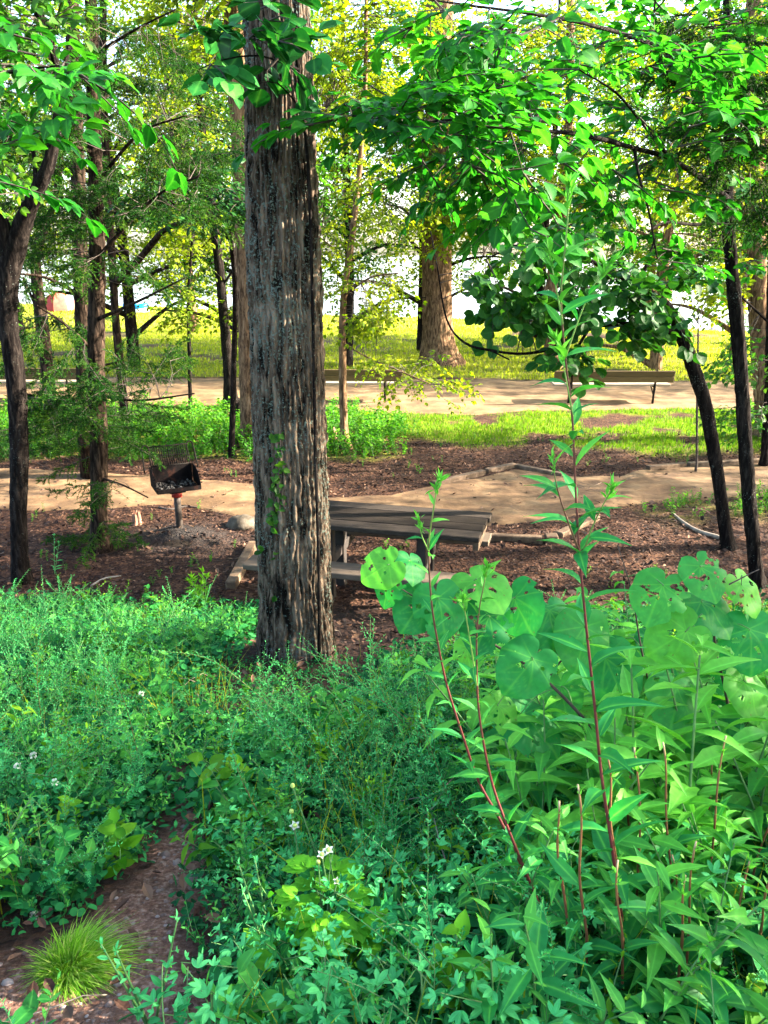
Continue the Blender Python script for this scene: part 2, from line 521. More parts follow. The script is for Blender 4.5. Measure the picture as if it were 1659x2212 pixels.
def leaves_on(mb, pts, tplname, size, side_ang=.9, jitter=.35, updir=(0, 0, 1), dc=0.0, spread=.25, m=0, both=True, droop=0.0, spiral=False, sv=.25, dcs=.28):
    """leaves along polyline pts, one per point; alternate sides (or spiral)"""
    pts = np.asarray(pts, float); n = len(pts)
    tg = nrm(np.gradient(pts, axis=0)) if n > 1 else np.array([[0, 0, 1.]])
    up = np.asarray(updir, float)
    if spiral:
        ph = np.arange(n) * 2.4 + rng.uniform(0, 6)
        a = nrm(np.cross(tg, [0.31, .95, .02])); b = np.cross(tg, a)
        sd_ = a * np.cos(ph)[:, None] + b * np.sin(ph)[:, None]
    else:
        s = nrm(np.cross(tg, up + 1e-3)); sd_ = s * np.where(np.arange(n) % 2, 1, -1)[:, None]
    d = tg * math.cos(side_ang) + sd_ * math.sin(side_ang) + rng.normal(size=(n, 3)) * jitter * .4
    d[:, 2] -= droop
    nn = np.tile(up, (n, 1)) + rng.normal(size=(n, 3)) * jitter
    if spiral:
        nn = tg + rng.normal(size=(n, 3)) * jitter * .5
    sc = np.asarray(size) * (1 + rng.uniform(-sv, sv, n))
    mb.stamp(LF[tplname], frames(d, nn), pts, sc, dc + rng.normal(size=n) * dcs, m=m)


def spray_tpl(seed, lf, size, L=.5, spacing=.04, subs=5, droop=.25, wood=True, jit=.35, flat=.25):
    """a flattish leafy branchlet along +Y: material 0 leaves, material 1 wood"""
    r = np.random.default_rng(seed)
    mb = MB()
    def twig(p0, d, ln, depth):
        n = max(3, int(ln / spacing))
        u = np.linspace(0, 1, n)[:, None]
        bend = r.normal(size=3) * .12; bend[2] -= droop
        p = p0 + d * ln * u + bend * ln * u * u
        if wood:
            tube(mb, p[[0, n // 2, n - 1]], [.006 * ln / L + .0015, .004 * ln / L + .001, .0008], 3, m=1, cap=False)
        k = 1 if depth == 0 else 0
        leaves_on(mb, p[k:], lf, size, .95, jit, droop=.12)
        tgd = nrm(p[-1] - p[-2])
        mb.stamp(LF[lf], frames(tgd[None], np.array([[0, 0, 1.]]) + r.normal(size=(1, 3)) * .2), p[-1:], size, r.normal() * .2)
        if depth < 1:
            for q in range(subs):
                i = int((.12 + .75 * q / max(1, subs - 1)) * (n - 1))
                s = np.cross(d, [0, 0, 1.]); s = s / (np.linalg.norm(s) + 1e-6) * (1 if q % 2 else -1)
                dd = nrm(d * .75 + s * .8 + np.array([0, 0, r.normal() * flat]))
                twig(p[i], dd, ln * (.62 - .3 * q / max(1, subs)) * r.uniform(.8, 1.2), depth + 1)
    twig(np.zeros(3), np.array([0, 1., 0]), L, 0)
    return mb.tpl()


def limb_nodes(limbs):
    return np.vstack([l[:, :3] for l in limbs])


def grow(mb, anchors, nodes, sprays, sc=(.8, 1.2), wood=1, twr=.010, outward=None, dcs=.22, flat=.6, dc=0.0, up=0.0, sides=4, maxd=None):
    """joins every anchor to the nearest limb node with a twig and sets a leafy branchlet on it"""
    keep = 0
    K = len(anchors)
    for s0 in range(0, K, 4000):
        A = anchors[s0:s0 + 4000]
        d2 = ((A[:, None] - nodes[None]) ** 2).sum(-1)
        ni = d2.argmin(1); nd = np.sqrt(d2.min(1))
        if maxd:
            k = nd < maxd; A, ni, nd = A[k], ni[k], nd[k]
        B = nodes[ni]
        d = A - B
        if outward is not None:
            d = d + outward * nd[:, None]
        d = nrm(d) + rng.normal(size=A.shape) * .3; d[:, 2] = d[:, 2] * flat + up
        which = rng.integers(0, len(sprays), len(A))
        s = rng.uniform(sc[0], sc[1], len(A))
        n = np.array([0, 0, 1.]) + rng.normal(size=A.shape) * .28
        R = frames(d, n)
        for w in range(len(sprays)):
            k = which == w
            mb.stamp(sprays[w], R[k], A[k], s[k], dc + rng.normal(size=k.sum()) * dcs)
        # twigs, vectorised as thin three-sided prisms with a sag point
        mid = (A + B) / 2 + rng.normal(size=A.shape) * nd[:, None] * .06; mid[:, 2] += nd * .05
        u = nrm(np.cross(A - B, [0.2, .1, 1.])); v = nrm(np.cross(A - B, u))
        rr = np.clip(twr * np.sqrt(nd + .05), .002, twr * 2)
        ring = []
        for p, f in ((B, 1.0), (mid, .7), (A, .35)):
            for a in (0, 2.094, 4.189):
                ring.append(p + (u * math.cos(a) + v * math.sin(a)) * (rr * f)[:, None])
        V = np.stack(ring, 1)
        q = np.array([(i * 3 + j, i * 3 + (j + 1) % 3, i * 3 + 3 + (j + 1) % 3, i * 3 + 3 + j) for i in range(2) for j in range(3)])
        Q = (q[None] + (np.arange(len(A)) * 9)[:, None, None]).reshape(-1, 4)
        mb.add(V.reshape(-1, 3), quads=Q, m=wood)


def pxline(pts, step=.06):
    """pixel polyline [(px,py,Y,w_px)] -> resampled xyz + radius"""
    out = []
    for p in pts:
        q = P(p[0], p[1], p[2]); out.append([*q, p[3] / 2 * depth_t(p[0], p[1], p[2]) / F])
    return resample(np.array(out), step)


def bark_disp(N_, amp, seed, zf=1.0):
    def f(th, z, r):
        u = th / (2 * np.pi)
        warp = (vnoise(u * 9, z * 2.2 * zf, seed, 9) - .5) * 1.7 + (vnoise(u * 26, z * 9 * zf, seed + 3, 26) - .5) * 1.0
        a = u * N_ + warp
        rid = (1 - np.abs(2 * (a - np.floor(a)) - 1) ** 1.5) ** .6
        brk = vnoise(u * N_, z * 16 * zf, seed + 5, N_)
        fine = vnoise(u * N_ * 3, z * 50 * zf, seed + 8, N_ * 3)
        return amp * (rid * (.35 + .9 * brk) + .34 * fine - .6) + .05 * r * (vnoise(u * 5, z * 1.5, seed + 9, 5) - .5)
    return f


def ell(c, r, k, shell=.0):
    v = rand_dirs(k); u = rng.uniform(shell, 1, k) ** (1 / 3)
    return np.asarray(c) + v * np.asarray(r) * u[:, None]

# ------------------------------------------------------------------ the setting
def smooth01(x): x = np.clip(x, 0, 1); return x * x * (3 - 2 * x)


def edge_world(pts):
    w = np.array([G(a, b)[:2] for a, b in pts]); return w[np.argsort(w[:, 0])]


PB = edge_world([(-200, 1010), (60, 1012), (330, 1022), (540, 1045), (700, 1078), (840, 1073), (930, 1050), (1050, 1026), (1110, 1011), (1220, 1026), (1340, 1030), (1395, 1014), (1520, 1006), (1659, 1000), (1900, 995)])
PF = edge_world([(-200, 1110), (60, 1104), (200, 1100), (400, 1094), (545, 1122), (700, 1130), (1055, 1140), (1200, 1128), (1300, 1104), (1400, 1086), (1500, 1084), (1659, 1074), (1900, 1068)])
def near_path(x): return np.interp(x, PF[:, 0], PF[:, 1]) + .12 * (fbm(x * 2.2, 1, 31) - .5), np.interp(x, PB[:, 0], PB[:, 1]) + .15 * (fbm(x * 2.0, 4, 32) - .5)
def far_path(x): return 15.25 - .75 * np.exp(-((x - 1.3) / 1.9) ** 2) + .5 * (fbm(x * .6, 2, 33) - .5) - .02 * x, 18.9 + .7 * (fbm(x * .5, 5, 34) - .5) - .05 * x


def in_near_path(x, y):
    a, b = near_path(x); return (y > a) & (y < b)
def in_far_path(x, y):
    a, b = far_path(x); return (y > a) & (y < b)


PATHPX = np.array([(300, 2260, 130), (262, 2130, 95), (285, 2030, 80), (330, 1950, 72), (372, 1880, 46), (395, 1790, 26), (400, 1700, 22), (385, 1640, 18)])
DIRT = [(G(a, b), w) for a, b, w in PATHPX]
DIRT_L = np.array([[p[0], p[1], w * depth_t(0, 0, 1) * 0 + w * (np.linalg.norm(p - [0, 0, CAMZ]) * .95) / F] for p, w in DIRT])
dl2 = G(60, 2190); DIRT_EXTRA = (dl2[0], dl2[1], .2)


def dirt_w(x, y):
    """1 on the bare reddish track down the bank"""
    x = np.asarray(x, float); y = np.asarray(y, float); best = np.full(np.broadcast(x, y).shape, 9.0)
    for i in range(len(DIRT_L) - 1):
        a, b = DIRT_L[i], DIRT_L[i + 1]
        ab = b[:2] - a[:2]; t = np.clip(((x - a[0]) * ab[0] + (y - a[1]) * ab[1]) / (ab @ ab), 0, 1)
        d = np.hypot(x - a[0] - ab[0] * t, y - a[1] - ab[1] * t) / (a[2] + (b[2] - a[2]) * t)
        best = np.minimum(best, d)
    best = np.minimum(best, np.hypot(x - DIRT_EXTRA[0], y - DIRT_EXTRA[1]) / DIRT_EXTRA[2])
    return smooth01(1.6 - best + .5 * (fbm(x * 9, y * 9, 41) - .5))


def lawn_w(x, y):
    fp0, fp1 = far_path(x)
    edge = 11.45 + 1.3 * (fbm(x * .9, 3, 51) - .5) + 1.6 * smooth01((1.6 - x) / 2.2)
    n = smooth01((y - edge) / .8) * smooth01((fp0 - y) / .35 + .2) * smooth01(.2 + (fbm(x * 1.6, y * 1.6, 52) - .32) * 5)
    f = smooth01((y - fp1) / .4) * smooth01(.75 + (fbm(x * .5, y * .5, 53) - .40) * 4)
    return np.clip(n + f, 0, 1)


def weeds_w(x, y):
    l = smooth01((y - 11.0 - .7 * (fbm(x * 1.1, 2, 55) - .5)) / .3) * smooth01((15.0 - y) / .4) * smooth01((.35 - x + 1.1 * (fbm(y * 1.1, 7, 56) - .5)) / .6)
    r = smooth01((x - 5.9 - .3 * (y - 12)) / .4) * smooth01((y - 11.3) / .4) * smooth01((15.2 - y) / .3)
    n = smooth01((x - 2.9) / .5) * np.exp(-((y - 8.55 - .06 * x) / .42) ** 2) * smooth01(.3 + (fbm(x * 2.1, y * 2.1, 57) - .4) * 4)
    return np.clip(l + r + n * .9, 0, 1)


xs = np.concatenate([-np.geomspace(2500, 7.2, 60), np.arange(-7, 7.01, .06), np.geomspace(7.2, 2500, 60)])
ys = np.concatenate([-np.geomspace(300, 1.2, 16), np.arange(-1, 13.5, .06), np.arange(13.5, 24, .12), np.arange(24, 60, .4), np.geomspace(61, 3000, 30)])
X, Y = np.meshgrid(xs, ys)
Z = HZ(X, Y)
gC = np.zeros(X.shape + (4,)); gC[..., 3] = 1
gC[..., 0] = np.clip(lawn_w(X, Y) + .7 * weeds_w(X, Y), 0, 1)
gC[..., 1] = dirt_w(X, Y) * (Y < 5)
gC[..., 2] = np.exp(-(((X + 2.15) / .75) ** 2 + ((Y - 7.7) / .5) ** 2)) + .35 * smooth01((6.1 - Y) / .5) * (1 - gC[..., 1])
nx, ny = len(xs), len(ys)
i = (np.arange(ny - 1)[:, None] * nx + np.arange(nx - 1)[None]).ravel()
gmb = MB(); gmb.add(np.stack([X, Y, Z], -1).reshape(-1, 3), quads=np.stack([i, i + 1, i + nx + 1, i + nx], 1), c=gC.reshape(-1, 4))


def ground_mat():
    m, nt, out = newmat('forest floor'); L = nt.links.new
    tc = N(nt, 'ShaderNodeTexCoord'); at = N(nt, 'ShaderNodeAttribute', _attribute_name='tint')
    sep = N(nt, 'ShaderNodeSeparateColor'); L(at.outputs['Color'], sep.inputs[0])
    vo = N(nt, 'ShaderNodeTexVoronoi', Scale=38.0, Randomness=1.0); L(tc.outputs['Object'], vo.inputs['Vector'])
    sc = N(nt, 'ShaderNodeSeparateColor'); L(vo.outputs['Color'], sc.inputs[0])
    n1 = N(nt, 'ShaderNodeTexNoise', Scale=3.0, Detail=5.0); L(tc.outputs['Object'], n1.inputs['Vector'])
    n2 = N(nt, 'ShaderNodeTexNoise', Scale=60.0, Detail=4.0, Roughness=.7); L(tc.outputs['Object'], n2.inputs['Vector'])
    av = N(nt, 'ShaderNodeMath', _operation='MULTIPLY_ADD'); L(n1.outputs[0], av.inputs[0]); av.inputs[1].default_value = .9
    sb = N(nt, 'ShaderNodeMath', _operation='MULTIPLY_ADD'); L(sc.outputs[0], sb.inputs[0]); sb.inputs[1].default_value = .6; sb.inputs[2].default_value = -.25
    L(sb.outputs[0], av.inputs[2])
    mul = ramp(nt, av.outputs[0], [(.008, .004, .003), (.024, .010, .006), (.050, .022, .012), (.11, .056, .03)], [.1, .38, .62, .95])
    gr = ramp(nt, n1.outputs[0], [(.11, .09, .035), (.14, .16, .02), (.24, .24, .03)], [.35, .5, .65])
    dr = ramp(nt, n2.outputs[0], [(.07, .034, .024), (.16, .085, .058), (.30, .20, .16)], [.35, .52, .7])
    ash = ramp(nt, n2.outputs[0], [(.008, .007, .007), (.022, .019, .018), (.05, .044, .04)], [.3, .5, .75])
    c = mul
    for k, col in ((2, ash), (0, gr), (1, dr)):
        mx = N(nt, 'ShaderNodeMix', _data_type='RGBA'); L(sep.outputs[k], mx.inputs[0]); L(c, mx.inputs[6]); L(col, mx.inputs[7]); c = mx.outputs[2]
    bs = N(nt, 'ShaderNodeBsdfPrincipled', Roughness=.95); bs.inputs['Specular IOR Level'].default_value = .15; L(c, bs.inputs['Base Color'])
    hh = N(nt, 'ShaderNodeMath', _operation='ADD'); L(n2.outputs[0], hh.inputs[0]); L(vo.outputs['Distance'], hh.inputs[1])
    bp = N(nt, 'ShaderNodeBump', Strength=.7, Distance=.015); L(hh.outputs[0], bp.inputs['Height']); L(bp.outputs[0], bs.inputs['Normal'])
    L(bs.outputs[0], out.inputs[0])
    return m


ground = tag(gmb.obj('ground', ground_mat()), kind='structure')


def sheet(name, fn, x0, x1, nx_, ny_, up, mat):
    x = np.linspace(x0, x1, nx_)
    a, b = fn(x)
    v = np.linspace(0, 1, ny_)[:, None]
    Yv = a * (1 - v) + b * v; Xv = np.broadcast_to(x, Yv.shape)
    Zv = HZ(Xv, Yv) + up * np.sin(np.pi * np.clip(v * 1.0, .0, 1)) ** .35 - .012 * ((v < .001) | (v > .999))
    i = (np.arange(ny_ - 1)[:, None] * nx_ + np.arange(nx_ - 1)[None]).ravel()
    mb = MB(); mb.add(np.stack([Xv, Yv, Zv], -1).reshape(-1, 3), quads=np.stack([i, i + 1, i + nx_ + 1, i + nx_], 1))
    return tag(mb.obj(name, mat), kind='structure')


M['path'] = plain_mat('compacted path', [(.045, .023, .010), (.115, .066, .030), (.20, .128, .064)], 2.6, .95, .6, pos=[.3, .5, .7], dist=.04)
M['gravel'] = plain_mat('pale gravel', [(.06, .034, .015), (.145, .088, .040), (.26, .17, .085)], 2.0, .95, .5, pos=[.3, .5, .72], dist=.03)
sheet('near_path', near_path, -14, 14, 460, 34, .022, M['path'])
sheet('far_path', far_path, -40, 40, 500, 30, .035, M['gravel'])


def water_mat():
    m, nt, out = newmat('lake water'); L = nt.links.new
    tc = N(nt, 'ShaderNodeTexCoord'); mp = N(nt, 'ShaderNodeMapping'); mp.inputs['Scale'].default_value = (.5, 2.2, 1); L(tc.outputs['Object'], mp.inputs[0])
    n = N(nt, 'ShaderNodeTexNoise', Scale=1.2, Detail=5.0); L(mp.outputs[0], n.inputs['Vector'])
    bs = N(nt, 'ShaderNodeBsdfPrincipled', Roughness=.12, IOR=1.33); bs.inputs['Base Color'].default_value = (.16, .2, .22, 1)
    bp = N(nt, 'ShaderNodeBump', Strength=.5, Distance=.08); L(n.outputs[0], bp.inputs['Height']); L(bp.outputs[0], bs.inputs['Normal'])
    L(bs.outputs[0], out.inputs[0]); return m


lk = MB(); lk.add([(-3000, 20, -.5), (3000, 20, -.5), (3000, 4000, -.5), (-3000, 4000, -.5)], quads=[(0, 1, 2, 3)])
tag(lk.obj('lake_water', water_mat()), kind='structure')


# ------------------------------------------------------------------ litter, grass and weeds (stuff)
def scatter(k, x0, x1, y0, y1):
    return rng.uniform(x0, x1, k), rng.uniform(y0, y1, k)


def visible(x, y, mx=.9):
    z = HZ(x, y); q = proj(np.stack([x, y, z], 1))
    return (q[:, 0] > -mx * 180) & (q[:, 0] < W0 + mx * 180) & (q[:, 1] < H0 + 260)


chip = MB(); chip.add([(-.5, -.3, 0), (.5, -.25, .06), (.45, .3, .12), (-.4, .32, .02)], quads=[(0, 1, 2, 3)])
chip = chip.tpl()
lit = leaf(4, el, .55, .35, -.35)
x, y = scatter(60000, -7, 7, 4.4, 13)
k = visible(x, y) & ~(in_near_path(x, y) & (rng.random(len(x)) > .09)) & (lawn_w(x, y) < rng.random(len(x)) * .9)
x, y = x[k], y[k]
n = len(x); z = HZ(x, y) + .012
d = rand_dirs(n, 0, .15); up = np.array([0, 0, 1.]) + rng.normal(size=(n, 3)) * .4
mb = MB(); s = rng.lognormal(-3.98, .45, n)
mb.stamp(chip, frames(d, up), np.stack([x, y, z], 1), s, rng.normal(size=n) * .3)
x, y = scatter(5200, -7, 7, 4.6, 13)
k = visible(x, y) & ~(in_near_path(x, y) & (rng.random(len(x)) > .12)) & (lawn_w(x, y) < .5); x, y = x[k], y[k]; n = len(x)
mb.stamp(lit, frames(rand_dirs(n, 0, .2), np.array([0, 0, 1.]) + rng.normal(size=(n, 3)) * .5), np.stack([x, y, HZ(x, y) + .02], 1), rng.uniform(.035, .075, n), rng.normal(size=n) * .2 + .15)
M['litter'] = plain_mat('leaf litter', [(.008, .004, .003), (.024, .010, .006), (.052, .024, .014), (.15, .085, .05)], 20, .85, .2, tint=True, pos=[.05, .4, .7, 1])
tag(mb.obj('leaf_litter', M['litter'], smooth=False), kind='stuff')

# gravel and small stones on the bare track
stone = MB()
for a in range(1):
    th = np.linspace(0, 2 * np.pi, 7)[:-1]
    v = np.vstack([np.stack([np.cos(th) * .5, np.sin(th) * .4, np.zeros(6)], 1), np.stack([np.cos(th + .4) * .3, np.sin(th + .4) * .26, np.full(6, .3)], 1), [[0, 0, .34]]])
    stone.add(v, quads=[(i, (i + 1) % 6, 6 + (i + 1) % 6, 6 + i) for i in range(6)], tris=[(6 + i, 6 + (i + 1) % 6, 12) for i in range(6)])
stone = stone.tpl()
x, y = scatter(16000, -2.2, .2, .8, 4.2)
k = (dirt_w(x, y) > rng.random(len(x)) * .9 + .1) & visible(x, y); x, y = x[k], y[k]; n = len(x)
mb = MB(); mb.stamp(stone, frames(rand_dirs(n, 0, .05), np.array([0, 0, 1.]) + rng.normal(size=(n, 3)) * .2), np.stack([x, y, HZ(x, y) - .003], 1), rng.lognormal(-4.6, .55, n), rng.normal(size=n) * .25)
x, y = scatter(1400, -7, 7, 8.5, 11.2); k = in_near_path(x, y); x, y = x[k], y[k]; n = len(x)
mb.stamp(stone, frames(rand_dirs(n, 0, .05), np.tile([0, 0, 1.], (n, 1))), np.stack([x, y, HZ(x, y) + .018], 1), rng.lognormal(-4.4, .4, n), rng.normal(size=n) * .15 - .25)
M['pebble'] = plain_mat('pebbles', [(.07, .04, .03), (.16, .11, .09), (.28, .23, .21)], 30, .9, .2, tint=True)
tag(mb.obj('gravel', M['pebble']), kind='stuff')


def blades(k, x, y, h0, h1, w, lean=.35, dz=0.0):
    n = len(x); V = np.zeros((n, 5, 3))
    a = rng.uniform(0, 2 * np.pi, n); h = rng.uniform(h0, h1, n); ln = rng.uniform(0, lean, n) * h
    b = rng.uniform(0, 2 * np.pi, n); dx, dy = np.cos(b) * ln, np.sin(b) * ln
    z = HZ(x, y) + dz
    cx, cy = np.cos(a) * w / 2, np.sin(a) * w / 2
    V[:, 0] = np.stack([x - cx, y - cy, z], 1); V[:, 1] = np.stack([x + cx, y + cy, z], 1)
    V[:, 2] = np.stack([x + dx * .35 + cx * .8, y + dy * .35 + cy * .8, z + h * .6], 1); V[:, 3] = np.stack([x + dx * .35 - cx * .8, y + dy * .35 - cy * .8, z + h * .6], 1)
    V[:, 4] = np.stack([x + dx, y + dy, z + h], 1)
    off = (np.arange(n) * 5)[:, None]
    c = np.zeros((n, 5, 4)); c[..., 0] = np.clip(rng.normal(.5, .22, n), 0, 1)[:, None]; c[..., 3] = 1
    k.add(V.reshape(-1, 3), tris=np.array([[3, 2, 4]]) + off, quads=np.array([[0, 1, 2, 3]]) + off, c=c.reshape(-1, 4))


mb = MB()
x, y = scatter(70000, -1.5, 8.5, 10.8, 15.8); k = lawn_w(x, y) > rng.random(len(x)) * .85 + .1; blades(mb, x[k], y[k], .03, .085, .010)
tag(mb.obj('lawn_grass', M['turf']), kind='stuff'); mb = MB()
x, y = scatter(90000, -15, 15, 18.2, 32); k = (lawn_w(x, y) > rng.random(len(x)) * .8 + .15) & (np.abs(x) < .56 * y + .8); blades(mb, x[k], y[k], .04, .10, .022)
x, y = scatter(45000, -25, 24, 31, 52); k = (np.abs(x) < .56 * y + 1) & (y < shore_y(x)); blades(mb, x[k], y[k], .05, .13, .05)
tag(mb.obj('sunny_grass', M['grass']), kind='stuff')

# leafy weeds beyond the near path, and beside the right hand trees
def weed_tpl(seed, lf='ov4', h=.45, n=9, size=.085, w=1):
    r = np.random.default_rng(seed); m = MB()
    for q in range(3):
        a = r.uniform(0, 6.28); l = r.uniform(.1, .35)
        p = np.stack([np.linspace(0, 1, n) ** 1.5 * math.cos(a) * l * h, np.linspace(0, 1, n) ** 1.5 * math.sin(a) * l * h, np.linspace(.05, 1, n) * h * r.uniform(.6, 1.1)], 1)
        tube(m, p[[0, n // 2, n - 1]], [.004, .003, .0015], 3, m=1, cap=False)
        leaves_on(m, p, lf, size, 1.15, .5, spiral=True, droop=.1)
    return m.tpl()


WT = [weed_tpl(i, ['ov4', 'lo', 'el4'][i % 3]) for i in range(6)]


def plant_out(mb, x, y, tpls, sc, lean=.15, dc=None, dz=0.0, sink=.0):
    n = len(x); w = rng.integers(0, len(tpls), n)
    z = HZ(x, y) - sink + dz
    upv = nrm(np.array([0, 0, 1.]) + rng.normal(size=(n, 3)) * lean * [1, 1, 0])
    a = rng.uniform(0, 2 * np.pi, n)
    fx = nrm(np.stack([np.cos(a), np.sin(a), np.zeros(n)], 1) - upv * (np.cos(a) * upv[:, 0] + np.sin(a) * upv[:, 1])[:, None])
    R = np.stack([fx, np.cross(upv, fx), upv], -1)
    s = rng.uniform(sc[0], sc[1], n)
    dd = rng.normal(size=n) * .1 if dc is None else dc
    bank_ = (y < 6.2)
    dd = dd + bank_ * (fbm(x * 1.5 + 7, y * 1.5, 91) - .5) * .9
    s = s * np.where(bank_, .7 + .7 * fbm(x * 1.1 + 2, y * 1.1, 92), 1)
    s = s * np.where((dirt_w(x, y - .22) > .2) & (y < 4.5), .6, 1)
    s = s * np.where((np.abs(x + .55) < .55) & (y > 3.1) & (y < 4.6), .32, 1)
    for i in range(len(tpls)):
        k = w == i
        mb.stamp(tpls[i], R[k], np.stack([x, y, z], 1)[k], s[k], dd[k])


mb = MB()
x, y = scatter(5200, -8.5, 8.5, 10.6, 15.3); k = (weeds_w(x, y) > rng.random(len(x)) * .8 + .15) & visible(x, y)
plant_out(mb, x[k], y[k], WT, (.3, .85))
x, y = scatter(2600, 1.5, 6.5, 7.2, 9.6); k = (weeds_w(x, y) > rng.random(len(x)) * .8 + .2) & visible(x, y)
plant_out(mb, x[k], y[k], WT, (.22, .42))
x, y = scatter(800, -7, 7, 6.2, 13.5); k = (fbm(x * 1.2, y * 1.2, 61) > .6) & visible(x, y) & ~in_near_path(x, y)
plant_out(mb, x[k], y[k], WT, (.15, .32))
tag(mb.obj('leafy_weeds', [M['weed'], M['stem_green']]), kind='stuff')

# ------------------------------------------------------------------ trees
def tree(name, label, cat, pts, bark, sides=14, step=.07, flare=1.6, limbs=(), group=None, disp=None, top=None, topn=None):
    """pts bottom to top: (px, py, Y, w_px). Returns root, trunk object, limb node list"""
    L = pxline(pts, step)
    b = L[0].copy(); g = float(HZ(b[0], b[1]))
    if b[2] > g - .1:
        L = np.vstack([[b[0], b[1], g - .12, b[3]], L])
    hgt = L[:, 2] - g
    L[:, 3] *= 1 + (flare - 1) * np.exp(-np.clip(hgt, 0, 9) / (.9 * b[3] + .03))
    if top:                                             # continue above the picture
        e = L[-1]; dv = nrm(L[-1, :3] - L[-6, :3]); dv = nrm(dv * .5 + [0, 0, .5])
        n = 8; u = np.linspace(0, 1, n + 1)[1:, None]
        ex = e[:3] + dv * top * u; L = np.vstack([L, np.hstack([ex, e[3] * (1 - .75 * u)])])
    root = thing(name, label, cat, (b[0], b[1], g), group)
    mb = MB()
    tube(mb, L[:, :3], L[:, 3], sides, disp=disp or bark_disp(max(5, sides // 2), .18 * float(np.median(L[:, 3])), int(abs(b[0] * 91)) + 3))
    nodes = [L]
    for lb in limbs:
        l = pxline(lb, .06); tube(mb, l[:, :3], l[:, 3], 8, disp=bark_disp(5, .12 * float(np.median(l[:, 3])), 7)); nodes.append(l)
    mb.obj('trunk', bark, root)
    return root, L, nodes


def crown(root, mb, mats, name='crown'):
    o = mb.obj(name, mats, root); return o


def pxpts(k, cx, cy, rx, ry, y0, y1, rot=0.0):
    a = rng.uniform(0, 2 * np.pi, k); r = np.sqrt(rng.uniform(0, 1, k))
    u, v = r * np.cos(a) * rx, r * np.sin(a) * ry
    c, s = math.cos(rot), math.sin(rot)
    Y_ = rng.uniform(y0, y1, k)
    return np.array([P(cx + uu * c - vv * s, cy + uu * s + vv * c, yy) for uu, vv, yy in zip(u, v, Y_)])


BG = [spray_tpl(100 + i, 'lo', .10, .60, .07, 4, .2, jit=.5, wood=False) for i in range(4)]
BGM = [spray_tpl(110 + i, 'ov4', .085, .50, .055, 4, .3, jit=.4) for i in range(4)]
NEAR = [spray_tpl(120 + i, 'ov9', .100, .42, .058, 3, .10, jit=.35) for i in range(4)]
HEART = [spray_tpl(130 + i, 'ro6', .15, .50, .10, 3, .35, jit=.4) for i in range(4)]
LANCE = [spray_tpl(140 + i, 'la5', .15, .42, .05, 3, .35, jit=.35) for i in range(3)]


def cedar_tpl(seed, L=.42):
    r = np.random.default_rng(seed); m = MB()
    def needles(p, tg, k, ln):
        d = nrm(tg[None] * .9 + r.normal(size=(k, 3)) * .55)
        u = nrm(np.cross(d, r.normal(size=(k, 3)))) * ln * .12
        V = np.stack([p - u, p + u, p + d * ln], 1)
        c = np.zeros((k, 3, 4)); c[..., 0] = np.clip(r.normal(.42, .2, k), 0, 1)[:, None]; c[..., 3] = 1
        m.add(V.reshape(-1, 3), tris=np.arange(k * 3).reshape(-1, 3), c=c.reshape(-1, 4))
    n = 15
    for i in range(n):
        u = i / (n - 1); p0 = np.array([.03 * math.sin(i), u * L, -.10 * u * u * L])
        for q in range(2):
            d = nrm(np.array([r.normal() * 1.0 + (1 if (i + q) % 2 else -1) * .9, .8, r.normal() * .55 - .25]))
            ln = (.14 - .07 * u) * r.uniform(.5, 1.2); kk = 7
            t = np.linspace(.1, 1, kk)[:, None]; pp = p0 + d * ln * t + np.array([0, 0, -.25]) * ln * t * t
            for j in range(kk):
                needles(pp[j:j + 1], d, 4, r.uniform(.018, .034))
            tube(m, np.vstack([p0, pp[-1]]), [.0014, .0006], 3, m=1, cap=False)
    tube(m, np.array([[0, 0, 0], [.01, L / 2, -.02 * L], [0, L, -.10 * L]]), [.0035, .0025, .001], 3, m=1, cap=False)
    return m.tpl()


CED = [cedar_tpl(150 + i) for i in range(4)]

# -- the big ridged trunk in front
bigpts = [(640, 1455, 4.35, 175), (640, 1400, 4.35, 158), (638, 1300, 4.33, 150), (633, 1150, 4.3, 152), (627, 950, 4.3, 151), (618, 700, 4.3, 152), (610, 450, 4.3, 150), (604, 200, 4.3, 141), (598, 0, 4.3, 134), (590, -400, 4.3, 120)]
Lb = pxline(bigpts, .007)
g = float(HZ(Lb[0, 0], Lb[0, 1]))
k = np.arange(0, int(.2 / .007))[::-1, None]
Lb = np.vstack([np.hstack([Lb[0, :3] - [0, 0, .007] * (k + 1), np.full((len(k), 1), Lb[0, 3])]), Lb])
hh = np.clip(Lb[:, 2] - g, 0, 9); 
Lb[:, 3] *= 1 + .03 * np.exp(-hh / .10)
root = thing('ridged_tree', 'thick grey trunk with deep ridged bark and blue-green lichen, beside the picnic table', 'tree', (Lb[0, 0], Lb[0, 1], g))
base_d = bark_disp(46, .022, 3)
def big_disp(th, z, r):
    h = np.clip(z - .25, 0, 9)
    root_f = np.exp(-h / .16) * (.035 * np.maximum(0, np.sin(th * 3 + 1.1)) + .04 * np.maximum(0, np.sin(th * 5 + 3)))
    fine = (vnoise(th / (2 * np.pi) * 120, z * 34, 77, 120) - .5) * .006
    return base_d(th, z, r) + root_f + fine
mb = MB(); tube(mb, Lb[:, :3], Lb[:, 3], 300, disp=big_disp)
up0 = Lb[-1]; ex = np.array([[up0[0] - .1 * u, up0[1] + .1 * u, up0[2] + 5.5 * u, up0[3] * (1 - .6 * u)] for u in np.linspace(.0, 1, 30)])
ex[0, 2] -= .02
tube(mb, ex[:, :3], ex[:, 3] * .985, 40, disp=bark_disp(20, .012, 3))
bl = []
